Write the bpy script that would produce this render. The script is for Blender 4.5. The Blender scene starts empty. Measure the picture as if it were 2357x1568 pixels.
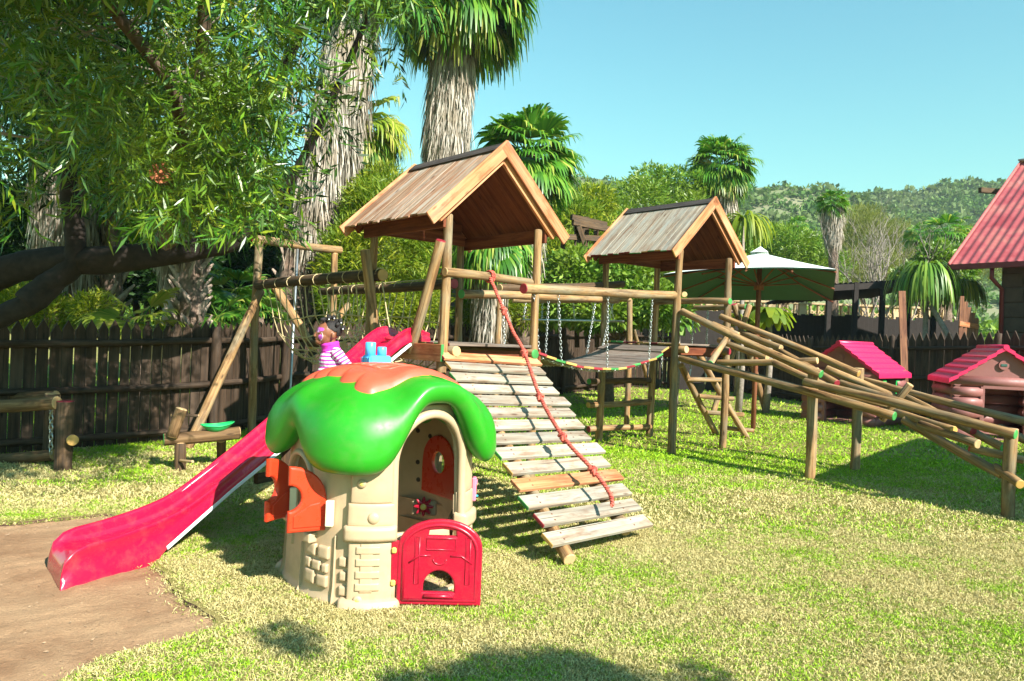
import bpy, bmesh, math, random
import numpy as np
from mathutils import Vector, Matrix
random.seed(7); rng = np.random.default_rng(7)
S = bpy.context.scene
# ---------------- camera ----------------
FPX, CX, CY, PITCH, ROLL, EYE = 1718.4, 1178.5, 784.0, -0.0068, 0.0394, 1.6
_c, _s = math.cos(ROLL), math.sin(ROLL)
FW = Vector((0, math.cos(PITCH), math.sin(PITCH))); _U = Vector((0, -math.sin(PITCH), math.cos(PITCH))); _R = Vector((1, 0, 0))
RT = _c*_R + _s*_U; UP = -_s*_R + _c*_U
cam = bpy.data.cameras.new('camera'); camo = bpy.data.objects.new('camera', cam); S.collection.objects.link(camo)
cam.sensor_width = 36; cam.lens = FPX/2357*36; cam.clip_end = 2000; cam.clip_start = 0.05
camo.matrix_world = Matrix(((RT.x, UP.x, -FW.x, 0), (RT.y, UP.y, -FW.y, 0), (RT.z, UP.z, -FW.z, EYE), (0, 0, 0, 1)))
S.camera = camo
# ---------------- light ----------------
SUN_EL = math.radians(36); SH = Vector((0.66, -0.751, 0)).normalized()      # horizontal direction towards the sun
TOSUN = (SH*math.cos(SUN_EL) + Vector((0, 0, math.sin(SUN_EL)))).normalized()
W = bpy.data.worlds.new('World'); S.world = W; W.use_nodes = True
nt = W.node_tree; bg = nt.nodes['Background']
sky = nt.nodes.new('ShaderNodeTexSky'); sky.sky_type = 'NISHITA'; sky.sun_disc = False
sky.sun_elevation = SUN_EL; sky.sun_rotation = math.atan2(SH.x, SH.y); sky.air_density = 1.9; sky.dust_density = 0.15; sky.ozone_density = 1.0
tint = nt.nodes.new('ShaderNodeMix'); tint.data_type = 'RGBA'; tint.blend_type = 'MULTIPLY'; tint.inputs[0].default_value = 1
tint.inputs[7].default_value = (0.70, 1.34, 1.38, 1)
nt.links.new(sky.outputs[0], tint.inputs[6]); nt.links.new(tint.outputs[2], bg.inputs['Color'])
bg.inputs['Strength'].default_value = 0.055
sl = bpy.data.lights.new('sun', 'SUN'); sl.energy = 5.0; sl.angle = math.radians(0.5); sl.color = (1.0, 0.95, 0.86)
so = bpy.data.objects.new('sun', sl); S.collection.objects.link(so); so.rotation_euler = TOSUN.to_track_quat('Z', 'Y').to_euler()
S.view_settings.view_transform = 'Standard'; S.view_settings.look = 'None'; S.view_settings.exposure = 1.3; S.view_settings.gamma = 1
S.render.engine = 'CYCLES'
# ---------------- helpers ----------------
def at(u, v, Y):                       # world point on the sight line (u, v) at forward distance Y
    d = FW + RT*((u-CX)/FPX) + UP*((CY-v)/FPX)
    return Vector((0, 0, EYE)) + d*(Y/d.y)
def gr(u, v, z=0.0):                   # where that sight line meets height z
    d = FW + RT*((u-CX)/FPX) + UP*((CY-v)/FPX)
    return Vector((0, 0, EYE)) + d*((z-EYE)/d.z)
V = Vector
COL = S.collection
def empty(name, loc, label, cat, group=None):
    o = bpy.data.objects.new(name, None); COL.objects.link(o); o.location = loc; o.empty_display_size = .1
    tag(o, label, cat, group); return o
def tag(o, label=None, cat=None, group=None, kind=None):
    if label: o['label'] = label
    if cat: o['category'] = cat
    if group: o['group'] = group
    if kind: o['kind'] = kind
    return o
def frame(axis):
    a = Vector(axis).normalized(); h = Vector((0, 0, 1)) if abs(a.z) < .9 else Vector((1, 0, 0))
    x = a.cross(h).normalized(); return x, a.cross(x).normalized()*-1, a
class MB:
    def __init__(s): s.v = []; s.f = []; s.uv = []; s.m = []; s.sm = []
    def face(s, idx, uvs, m=0, sm=True): s.f.append(idx); s.uv.extend(uvs); s.m.append(m); s.sm.append(sm)
    def path(s, pts, rad, n=10, m=0, cap=True, capm=None, wob=0.0, sx=1.0, closed=False):
        pts = [Vector(p) for p in pts]; rad = rad if hasattr(rad, '__len__') else [rad]*len(pts)
        k0 = len(s.v); L = 0; uo = random.random()*9; vo = random.random()*9; N = len(pts)
        nx = None; ls = []
        for i, p in enumerate(pts):
            t = (pts[min(i+1, N-1)]-pts[max(i-1, 0)]) if not closed else (pts[(i+1) % N]-pts[(i-1) % N])
            t = t.normalized() if t.length > 1e-9 else Vector((0, 0, 1))
            if nx is None: nx, _, _ = frame(t); ny = t.cross(nx)
            else: nx = (nx - t*nx.dot(t)).normalized(); ny = t.cross(nx)
            if i: L += (p-pts[i-1]).length
            ls.append(L)
            for j in range(n):
                a = 2*math.pi*j/n; r = rad[i]*(1+wob*math.sin(3*a+L*5+uo)*.5+wob*(random.random()-.5))
                s.v.append(tuple(p + nx*(math.cos(a)*r*sx) + ny*(math.sin(a)*r)))
        rr = 2*math.pi*max(rad)
        for i in range(N if closed else N-1):
            i2 = (i+1) % N
            for j in range(n):
                j2 = (j+1) % n; a, b = k0+i*n+j, k0+i*n+j2; c, d = k0+i2*n+j2, k0+i2*n+j
                u0, u1 = uo+rr*j/n, uo+rr*(j+1)/n; l1 = ls[i2] if i2 else L+.05
                s.face((a, b, c, d), [(u0, vo+ls[i]), (u1, vo+ls[i]), (u1, vo+l1), (u0, vo+l1)], m)
        if cap and not closed:
            cm = capm if isinstance(capm, (tuple, list)) else (capm, capm)
            for e, i in ((0, 0), (1, N-1)):
                idx = [k0+i*n+j for j in range(n)]
                if e == 0: idx = idx[::-1]
                s.face(tuple(idx), [(uo+.2*math.cos(2*math.pi*j/n)*rad[i], vo+.2*math.sin(2*math.pi*j/n)*rad[i]) for j in range(n)], m if cm[e] is None else cm[e], False)
        return s
    def log(s, a, b, r, m=0, ends=(None, None), n=14, wob=.05, r2=None):
        a, b = Vector(a), Vector(b); L = (b-a).length; k = max(3, int(L/.16)); r2 = r2 or r; ax = (b-a)/L
        nx, ny, _ = frame(ax); q1, q2 = random.random()*6, random.random()*6; bend = min(.012, L*.006)
        ts = [0, .008/L]+[i/k for i in range(1, k)]+[1-.008/L, 1]; pts = []; rs = []
        for t in ts:
            o = nx*math.sin(t*5+q1)*bend+ny*math.sin(t*4+q2)*bend if 0 < t < 1 else Vector((0, 0, 0))
            if t in (0, 1): tt = .008/L if t == 0 else 1-.008/L; o = nx*math.sin(tt*5+q1)*bend+ny*math.sin(tt*4+q2)*bend
            pts.append(a+(b-a)*t+o); R = r+(r2-r)*t; rs.append(R*(.88 if t in (0, 1) else 1+random.uniform(-.5, .5)*wob))
        # ends: painted cap covers the end face and a thin ring
        k0 = len(s.f); s.path(pts, rs, n, m, True, tuple(ends), wob*.6)
        if ends[0] is not None:
            for q in range(k0, k0+n): s.m[q] = ends[0]
        if ends[1] is not None:
            for q in range(k0+(len(ts)-2)*n, k0+(len(ts)-1)*n): s.m[q] = ends[1]
        return s
    def box(s, c, ax, ay, az, sx, sy, sz, m=0, bev=0.004, em=None):
        """box centred at c; ax is the long grain direction; ends (+-ax) may use material em=(m-,m+)"""
        c = Vector(c); ax = Vector(ax).normalized(); ay = Vector(ay).normalized(); az = Vector(az).normalized()
        hx, hy, hz = sx/2, sy/2, sz/2; b = min(bev, hx*.5, hy*.5, hz*.5); k = len(s.v); uo, vo = random.random()*9, random.random()*9
        # 4-corner cross-section bevelled to 8, at 4 stations
        sec = [(hy-b, hz), (-(hy-b), hz), (-hy, hz-b), (-hy, -(hz-b)), (-(hy-b), -hz), (hy-b, -hz), (hy, -(hz-b)), (hy, hz-b)]
        st = [(-hx, 1), (-hx+b, 0), (hx-b, 0), (hx, 1)]
        for x, e in st:
            for y, z in sec:
                if e: y -= math.copysign(b, y)*(1 if abs(y) > hy-b/2 else .0); z -= math.copysign(b, z)*(1 if abs(z) > hz-b/2 else .0)
                s.v.append(tuple(c+ax*x+ay*y+az*z))
        per = [0]; 
        for i in range(8): y0, z0 = sec[i]; y1, z1 = sec[(i+1) % 8]; per.append(per[-1]+math.hypot(y1-y0, z1-z0))
        for i in range(3):
            for j in range(8):
                j2 = (j+1) % 8; mm = m
                if em and i == 0 and em[0] is not None: mm = em[0]
                if em and i == 2 and em[1] is not None: mm = em[1]
                s.face((k+i*8+j, k+(i+1)*8+j, k+(i+1)*8+j2, k+i*8+j2)[::-1], [(uo+per[j+1], vo+st[i][0]), (uo+per[j+1], vo+st[i+1][0]), (uo+per[j], vo+st[i+1][0]), (uo+per[j], vo+st[i][0])], mm, False)
        s.face(tuple(k+j for j in range(8)), [(uo+y, vo+z*.2) for y, z in sec], em[0] if em and em[0] is not None else m, False)
        s.face(tuple(k+24+j for j in range(8))[::-1], [(uo+y, vo+z*.2) for y, z in sec[::-1]], em[1] if em and em[1] is not None else m, False)
        return s
    def beam(s, a, b, up, w, h, m=0, bev=.004, em=None):
        a, b = Vector(a), Vector(b); ax = (b-a).normalized(); up = Vector(up); az = (up-ax*up.dot(ax)).normalized(); ay = az.cross(ax)
        return s.box((a+b)/2, ax, ay, az, (b-a).length, w, h, m, bev, em)
    def ball(s, c, r, n=10, k=7, m=0, sc=(1, 1, 1), axes=None):
        c = Vector(c); X, Y, Z = axes or (Vector((1, 0, 0)), Vector((0, 1, 0)), Vector((0, 0, 1))); b = len(s.v)
        for i in range(k+1):
            th = math.pi*i/k
            for j in range(n):
                a = 2*math.pi*j/n
                s.v.append(tuple(c+X*(math.sin(th)*math.cos(a)*r*sc[0])+Y*(math.sin(th)*math.sin(a)*r*sc[1])+Z*(math.cos(th)*r*sc[2])))
        for i in range(k):
            for j in range(n):
                j2 = (j+1) % n
                s.face((b+i*n+j, b+(i+1)*n+j, b+(i+1)*n+j2, b+i*n+j2), [(j/n, i/k)]*4, m)
        return s
    def quad(s, a, b, c, d, m=0, sm=False, uvs=None):
        k = len(s.v); s.v += [tuple(a), tuple(b), tuple(c), tuple(d)]
        s.face((k, k+1, k+2, k+3), uvs or [(0, 0), (1, 0), (1, 1), (0, 1)], m, sm); return s
    def grid(s, rows, m=0, wrap=False, sm=True, flip=False, uvf=None):
        k = len(s.v); R = len(rows); C = len(rows[0])
        for r in rows: s.v += [tuple(p) for p in r]
        for i in range(R-1):
            for j in range(C if wrap else C-1):
                j2 = (j+1) % C; q = (k+i*C+j, k+i*C+j2, k+(i+1)*C+j2, k+(i+1)*C+j)
                if flip: q = q[::-1]
                s.face(q, [(j/C, i/R)]*4 if uvf is None else [uvf(i, j), uvf(i, j+1), uvf(i+1, j+1), uvf(i+1, j)], m, sm)
        return s
    def build(s, name, mats, parent=None, origin=None):
        me = bpy.data.meshes.new(name); me.from_pydata(s.v, [], s.f)
        for mt in (mats if isinstance(mats, (list, tuple)) else [mats]): me.materials.append(mt)
        uvl = me.uv_layers.new(name='UVMap'); uvl.data.foreach_set('uv', np.array(s.uv, np.float32).ravel())
        me.polygons.foreach_set('material_index', s.m); me.polygons.foreach_set('use_smooth', s.sm); me.update()
        o = bpy.data.objects.new(name, me); COL.objects.link(o)
        if parent is not None:
            o.parent = parent; me.transform(Matrix.Translation(-parent_world(parent)))
        elif origin is not None:
            me.transform(Matrix.Translation(-Vector(origin))); o.location = origin
        return o
def parent_world(p):
    l = Vector(p.location)
    while p.parent: p = p.parent; l += Vector(p.location)
    return l
def npmesh(name, co, faces_idx, nper, mat, parent=None, smooth=False, uv=None, origin=None):
    """fast mesh: co (N,3), faces_idx (F*nper,)"""
    me = bpy.data.meshes.new(name); co = np.asarray(co, np.float32)
    if parent is not None: co = co-np.array(parent_world(parent), np.float32)
    me.vertices.add(len(co)); me.vertices.foreach_set('co', co.ravel())
    F = len(faces_idx)//nper; me.loops.add(F*nper); me.loops.foreach_set('vertex_index', np.asarray(faces_idx, np.int32))
    me.polygons.add(F); me.polygons.foreach_set('loop_start', np.arange(F, dtype=np.int32)*nper)
    try: me.polygons.foreach_set('loop_total', np.full(F, nper, np.int32))
    except Exception: pass
    me.update(calc_edges=True)
    if smooth: me.polygons.foreach_set('use_smooth', np.ones(F, bool))
    if uv is not None: me.uv_layers.new(name='UVMap').data.foreach_set('uv', np.asarray(uv, np.float32).ravel())
    for mt in (mat if isinstance(mat, (list, tuple)) else [mat]): me.materials.append(mt)
    me.validate(); o = bpy.data.objects.new(name, me); COL.objects.link(o)
    if parent is not None: o.parent = parent
    return o
def plate(name, loops, thick, bev, origin, X, Y, mat, parent=None, sub=3):
    """flat plate with holes and rounded edges from 2-D outlines (curve turned to mesh)"""
    cu = bpy.data.curves.new(name, 'CURVE'); cu.dimensions = '2D'; cu.fill_mode = 'BOTH'; cu.extrude = max(0, thick/2-bev); cu.bevel_depth = bev; cu.bevel_resolution = sub; cu.offset = -bev
    for lp in loops:
        sp = cu.splines.new('POLY'); sp.points.add(len(lp)-1); sp.use_cyclic_u = True
        for i, p in enumerate(lp): sp.points[i].co = (p[0], p[1], 0, 1)
    to = bpy.data.objects.new('tmp', cu); COL.objects.link(to)
    dg = bpy.context.evaluated_depsgraph_get(); me = bpy.data.meshes.new_from_object(to.evaluated_get(dg))
    bpy.data.objects.remove(to); bpy.data.curves.remove(cu); me.name = name
    X = Vector(X).normalized(); Y = Vector(Y).normalized(); Z = X.cross(Y); o0 = Vector(origin)-(parent_world(parent) if parent is not None else Vector((0, 0, 0)))
    me.transform(Matrix(((X.x, Y.x, Z.x, o0.x), (X.y, Y.y, Z.y, o0.y), (X.z, Y.z, Z.z, o0.z), (0, 0, 0, 1))))
    me.materials.clear(); me.materials.append(mat)
    for p in me.polygons: p.use_smooth = False
    o = bpy.data.objects.new(name, me); COL.objects.link(o)
    if parent is not None: o.parent = parent
    return o
# ---------------- materials ----------------
def newmat(name):
    m = bpy.data.materials.new(name); m.use_nodes = True; n = m.node_tree; return m, n, n.nodes['Principled BSDF']
def rgb(h):            # sRGB 0-255 -> linear
    f = lambda c: ((c/255+.055)/1.055)**2.4 if c > 10 else c/255/12.92
    return (f(h[0]), f(h[1]), f(h[2]), 1)
def ramp(n, src, stops, interp='LINEAR'):
    r = n.nodes.new('ShaderNodeValToRGB'); r.color_ramp.interpolation = interp
    e = r.color_ramp.elements
    while len(e) < len(stops): e.new(.5)
    for i, (p, c) in enumerate(stops): e[i].position = p; e[i].color = c if len(c) == 4 else (*c, 1)
    n.links.new(src, r.inputs[0]); return r.outputs[0]
def noise(n, vec=None, scale=5, detail=4, rough=.6, dist=0):
    t = n.nodes.new('ShaderNodeTexNoise'); t.inputs['Scale'].default_value = scale; t.inputs['Detail'].default_value = detail
    t.inputs['Roughness'].default_value = rough; t.inputs['Distortion'].default_value = dist
    if vec is not None: n.links.new(vec, t.inputs['Vector'])
    return t.outputs[0]
def mapping(n, out, scale=(1, 1, 1), loc=(0, 0, 0)):
    m = n.nodes.new('ShaderNodeMapping'); m.inputs['Scale'].default_value = scale; m.inputs['Location'].default_value = loc
    n.links.new(out, m.inputs[0]); return m.outputs[0]
def coord(n, which): t = n.nodes.new('ShaderNodeTexCoord'); return t.outputs[which]
def mix(n, f, a, b, mode='MIX'):
    x = n.nodes.new('ShaderNodeMix'); x.data_type = 'RGBA'; x.blend_type = mode
    for i, q in ((0, f), (6, a), (7, b)):
        if hasattr(q, 'is_linked') or hasattr(q, 'links'): n.links.new(q, x.inputs[i])
        else: x.inputs[i].default_value = q if not (i and len(q) == 3) else (*q, 1)
    return x.outputs[2]
def bump(n, bs, h, strength=.3, dist=.01):
    b = n.nodes.new('ShaderNodeBump'); b.inputs['Strength'].default_value = strength; b.inputs['Distance'].default_value = dist
    n.links.new(h, b.inputs['Height']); n.links.new(b.outputs[0], bs.inputs['Normal'])
def wood(name, light, mid, dark, streak=(28, 1.1), rough=.75, blotch=None, blotchamt=.5, cracks=True, nails=False):
    m, n, b = newmat(name); uv = coord(n, 'UV')
    g = noise(n, mapping(n, uv, (streak[0], streak[1], 1)), 1, 6, .65, .6)
    c = ramp(n, g, [(.30, dark), (.46, mid), (.62, light), (.8, mid)])
    bl = noise(n, mapping(n, uv, (3, .9, 1), (3, 1, 0)), 1.6, 3, .6)
    if blotch: 
        f = ramp(n, bl, [(.45, (0, 0, 0)), (.65, (blotchamt,)*3)]); c = mix(n, f, c, blotch)
    c = mix(n, ramp(n, noise(n, mapping(n, uv, (9, 2.2, 1), (1, 5, 0)), 1, 4, .7), [(.5, (0,)*3), (.68, (.75,)*3)]), c, tuple(x*1.15 for x in dark[:3]))
    kn = n.nodes.new('ShaderNodeTexVoronoi'); kn.inputs['Scale'].default_value = 1; n.links.new(mapping(n, uv, (7, 2.2, 1)), kn.inputs['Vector'])
    kf = ramp(n, kn.outputs['Distance'], [(.05, (.85,)*3), (.12, (0, 0, 0))]); c = mix(n, kf, c, tuple(x*.5 for x in dark[:3]))
    if cracks:
        cr = noise(n, mapping(n, uv, (60, .8, 1), (7, 0, 0)), 1, 3, .5, .4)
        cf = ramp(n, cr, [(.30, (.9,)*3), (.36, (0, 0, 0))]); c = mix(n, cf, c, tuple(x*.35 for x in dark[:3]))
    oi = n.nodes.new('ShaderNodeObjectInfo'); 
    v = ramp(n, oi.outputs['Random'], [(0, (.78, .78, .78)), (1, (1.12, 1.1, 1.08))]); c = mix(n, 1.0, c, v, 'MULTIPLY')
    n.links.new(c, b.inputs['Base Color']); b.inputs['Roughness'].default_value = rough; b.inputs['Specular IOR Level'].default_value = .25
    bump(n, b, g, .35, .006); return m
def plastic(name, col, rough=.28, var=.06, sss=0.0, dirt=.0):
    m, n, b = newmat(name); o = coord(n, 'Object'); g = noise(n, o, 3, 3)
    c = mix(n, ramp(n, g, [(.35, (0, 0, 0)), (.7, (1, 1, 1))]), tuple(x*(1-var) for x in col[:3]), tuple(min(1, x*(1+var)) for x in col[:3]))
    if dirt:
        d = noise(n, o, 9, 6, .7); c = mix(n, ramp(n, d, [(.5, (0, 0, 0)), (.75, (dirt,)*3)]), c, (.25, .17, .1))
    n.links.new(c, b.inputs['Base Color']); b.inputs['Roughness'].default_value = rough
    n.links.new(ramp(n, noise(n, o, 14, 4), [(.3, (rough*.8,)*3), (.7, (min(1, rough*1.35),)*3)]), b.inputs['Roughness'])
    bump(n, b, noise(n, o, 130, 2), .06, .001); return m
def simple(name, col, rough=.6, metal=0, ns=8, amt=.25, bmp=.2):
    m, n, b = newmat(name); o = coord(n, 'Object'); g = noise(n, o, ns, 5)
    c = mix(n, ramp(n, g, [(.3, (0, 0, 0)), (.7, (1, 1, 1))]), tuple(x*(1-amt) for x in col[:3]), tuple(min(1, x*(1+amt)) for x in col[:3]))
    n.links.new(c, b.inputs['Base Color']); b.inputs['Roughness'].default_value = rough; b.inputs['Metallic'].default_value = metal
    if bmp: bump(n, b, g, bmp, .005)
    return m
def leafmat(name, stops, trans=.35, rough=.45, patch=None, spec=.4, scale=.8):
    m, n, b = newmat(name); g = n.nodes.new('ShaderNodeNewGeometry')
    c = ramp(n, g.outputs['Random Per Island'], stops)
    if patch: 
        f = ramp(n, noise(n, coord(n, 'Object'), scale, 3), [(.42, (0, 0, 0)), (.62, (.8,)*3)]); c = mix(n, f, c, patch)
    n.links.new(c, b.inputs['Base Color']); b.inputs['Roughness'].default_value = rough; b.inputs['Specular IOR Level'].default_value = spec
    t = n.nodes.new('ShaderNodeBsdfTranslucent'); tc = mix(n, 1.0, c, (1.25, 1.35, .5), 'MULTIPLY'); n.links.new(tc, t.inputs[0])
    x = n.nodes.new('ShaderNodeMixShader'); x.inputs[0].default_value = trans
    n.links.new(b.outputs[0], x.inputs[1]); n.links.new(t.outputs[0], x.inputs[2]); n.links.new(x.outputs[0], n.nodes['Material Output'].inputs[0]); return m
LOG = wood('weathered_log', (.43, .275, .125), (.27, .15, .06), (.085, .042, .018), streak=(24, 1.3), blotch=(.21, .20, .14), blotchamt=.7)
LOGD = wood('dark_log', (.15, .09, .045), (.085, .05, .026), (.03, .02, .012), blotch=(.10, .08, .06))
PLANK = wood('grey_plank', (.43, .38, .30), (.31, .26, .195), (.17, .09, .05), streak=(14, .7), blotch=(.30, .33, .30), blotchamt=.6)
DECK = wood('brown_deck_plank', (.26, .20, .16), (.18, .135, .105), (.09, .06, .045), streak=(22, .8), blotch=(.22, .22, .2), blotchamt=.5)
ORW = wood('orange_stained_board', (.60, .28, .13), (.47, .185, .075), (.22, .06, .022), streak=(20, .7), blotch=(.60, .42, .28), blotchamt=.35)
PLANK2 = wood('silvered_red_plank', (.52, .46, .39), (.36, .25, .165), (.15, .055, .025), streak=(9, .45), blotch=(.36, .16, .08), blotchamt=.7)
REDW = wood('red_brown_board', (.24, .075, .03), (.16, .042, .017), (.07, .018, .009), streak=(20, .7))
RIDGE = wood('dark_ridge_board', (.10, .085, .075), (.065, .055, .05), (.03, .02, .02), streak=(20, .7))
FENCE = wood('dark_fence_board', (.070, .043, .026), (.038, .024, .014), (.012, .008, .005), streak=(16, .6), blotch=(.10, .07, .05))
PG = plastic('green_paint', (.05, .27, .06), .5, .35); PR = plastic('red_paint', (.28, .02, .03), .5, .35)
PY = plastic('yellow_paint', (.50, .30, .08), .5, .3); PN = wood('sawn_end', (.66, .46, .24), (.55, .36, .17), (.35, .2, .09), cracks=False)
ENDS = [LOG, PG, PR, PY, PN]      # slots: 0 wood, 1 green, 2 red, 3 yellow, 4 natural sawn
def ends_for(base): return [base, PG, PR, PY, PN]
METAL = simple('galvanised_steel', (.55, .57, .56), .35, .9, 20, .15, 0)
def obj_log(name, a, b, r, parent, base=None, ends=(4, 4), r2=None, wob=.05):
    m = MB(); m.log(a, b, r, 0, ends, r2=r2, wob=wob); return m.build(name, ends_for(base or LOG), parent)
def chain_mb(a, b, m=None, link=.05, r=.0042, sag=0):
    m = m or MB(); a, b = Vector(a), Vector(b); L = (b-a).length; n = max(2, int(L/(link*.72))); nx, ny, ax = frame(b-a)
    for i in range(n):
        t = (i+.5)/n; c = a+(b-a)*t - Vector((0, 0, 1))*sag*4*t*(1-t); e = nx if i % 2 else ny; pts = []
        for k in range(8):
            q = 2*math.pi*k/8; pts.append(c+ax*(math.cos(q)*link*.5)+e*(math.sin(q)*link*.28))
        m.path(pts, r, 5, closed=True)
    return m
# ---------------- ground ----------------
PIT = [(-40, 1203), (60, 1200), (160, 1190), (262, 1180), (285, 1200), (330, 1240), (376, 1302), (400, 1336), (440, 1375), (480, 1405), (508, 1425), (500, 1450), (440, 1470), (330, 1490), (230, 1525), (120, 1575), (-40, 1660), (-400, 1800)]
PITW = [gr(u, v) for u, v in PIT]+[gr(-900, 1500), gr(-400, 1200)]
PX = np.array([p.x for p in PITW]); PY_ = np.array([p.y for p in PITW])
def inpoly(x, y, px=None, py=None):
    px = PX if px is None else px; py = PY_ if py is None else py
    c = np.zeros(x.shape, bool); n = len(px); j = n-1
    for i in range(n):
        cond = ((py[i] > y) != (py[j] > y)) & (x < (px[j]-px[i])*(y-py[i])/(py[j]-py[i]+1e-12)+px[i]); c ^= cond; j = i
    return c
def wob(x, y): return .035*np.sin(x*9+y*3)*np.cos(y*11-x*4)+.02*np.sin(x*31+y*17)*np.cos(y*27)
def inpit(x, y): return inpoly(x+wob(x, y), y+wob(y, x))
mg, n, b = newmat('lawn_soil'); o = coord(n, 'Object')
pt = noise(n, o, .9, 4, .6); c = ramp(n, pt, [(.36, (.16, .24, .02)), (.5, (.32, .30, .08)), (.66, (.42, .34, .13))])
c = mix(n, ramp(n, noise(n, o, 55, 5, .7), [(.35, (.0,)*3), (.62, (.75,)*3)]), c, (.30, .24, .10)); c = mix(n, ramp(n, noise(n, o, 120, 3, .7), [(.40, (.55,)*3), (.55, (0,)*3)]), c, (.10, .10, .02))
n.links.new(c, b.inputs['Base Color']); b.inputs['Roughness'].default_value = .95; b.inputs['Specular IOR Level'].default_value = .1; bump(n, b, noise(n, o, 70, 5, .7), .9, .02); LAWN = mg
ms, n, b = newmat('sand'); o = coord(n, 'Object'); c = ramp(n, noise(n, o, 1.6, 5, .65), [(.3, (.27, .15, .08)), (.55, (.385, .24, .135)), (.75, (.43, .28, .16))])
c = mix(n, ramp(n, noise(n, o, 90, 4, .8), [(.5, (0,)*3), (.62, (.55,)*3)]), c, (.20, .13, .08)); n.links.new(c, b.inputs['Base Color']); b.inputs['Roughness'].default_value = .95; b.inputs['Specular IOR Level'].default_value = .1
bump(n, b, noise(n, o, 25, 6, .75), .8, .02); SAND = ms
xs = np.concatenate([np.linspace(-300, -12, 12), np.arange(-8, 6.01, .04), np.linspace(9, 420, 16)]); ys = np.concatenate([np.linspace(-60, 0, 6), np.arange(2.4, 7.0, .04), np.linspace(8, 40, 10), np.linspace(60, 460, 14)])
gx, gy = np.meshgrid(xs, ys, indexing='ij'); X, Y_ = gx.ravel(), gy.ravel()
ins = inpit(X, Y_).reshape(gx.shape)
zz = np.where((Y_ > 2.3) & (Y_ < 7), .006*np.sin(X*7+Y_*5)*np.cos(Y_*6), 0)
co = np.stack([X, Y_, zz], 1).tolist(); fs = []; NXg, NYg = gx.shape
cellin = ins[:-1, :-1] & ins[1:, :-1] & ins[1:, 1:] & ins[:-1, 1:]
F = []
for i in range(NXg-1):
    for j in range(NYg-1):
        if not cellin[i, j]: F.append((i*NYg+j, (i+1)*NYg+j, (i+1)*NYg+j+1, i*NYg+j+1))
        else:
            for di, dj, e0, e1 in ((1, 0, (i+1, j), (i+1, j+1)), (-1, 0, (i, j+1), (i, j)), (0, 1, (i+1, j+1), (i, j+1)), (0, -1, (i, j), (i+1, j))):
                a_, b_ = i+di, j+dj
                if 0 <= a_ < NXg-1 and 0 <= b_ < NYg-1 and not cellin[a_, b_]:
                    k = len(co); p, q = co[e0[0]*NYg+e0[1]], co[e1[0]*NYg+e1[1]]; co += [[p[0], p[1], -.05], [q[0], q[1], -.05]]; F.append((e0[0]*NYg+e0[1], e1[0]*NYg+e1[1], k+1, k))
bd = {}
for f in F:
    for a_ in range(4): e = (f[a_], f[(a_+1) % 4]); k = tuple(sorted(e)); bd.setdefault(k, 0); bd[k] += 1
NV = NXg*NYg; rimv = set()
for f in F:
    if max(f) >= NV: rimv |= set(q for q in f if q < NV)
low = {}
for f in F:
    if max(f) >= NV: low[f[3]] = f[0]; low[f[2]] = f[1]
adj = {}
for f in F:
    if max(f) >= NV: adj.setdefault(f[0], []).append(f[1]); adj.setdefault(f[1], []).append(f[0])
for _ in range(6):
    nw = {v: [sum(co[q][c] for q in adj[v])/len(adj[v])*.5+co[v][c]*.5 for c in (0, 1)] for v in adj}
    for v in nw: co[v][0], co[v][1] = nw[v]
for l_, t_ in low.items(): co[l_][0], co[l_][1] = co[t_][0]+.004*math.sin(co[t_][0]*60), co[t_][1]
me = bpy.data.meshes.new('lawn'); me.from_pydata(co, [], F); me.materials.append(LAWN); me.materials.append(simple('dark_soil', (.085, .045, .028), .95, 0, 30, .4, .8)); me.polygons.foreach_set('material_index', [1 if max(f) >= NV else 0 for f in F]); lw = bpy.data.objects.new('lawn', me); COL.objects.link(lw); tag(lw, kind='structure')
m = MB(); rows = [[V((x, y, -.023+.006*math.sin(x*5+y*3)*math.sin(y*4-x)+.005*math.sin(x*19+2*math.sin(y*7))*math.sin(y*17+math.sin(x*9))+random.uniform(-.0025, .0025))) for x in np.linspace(-9, -.6, 300)] for y in np.linspace(2.0, 6.6, 170)]; m.grid(rows, flip=False); tag(m.build('sand', SAND), kind='structure')
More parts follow.
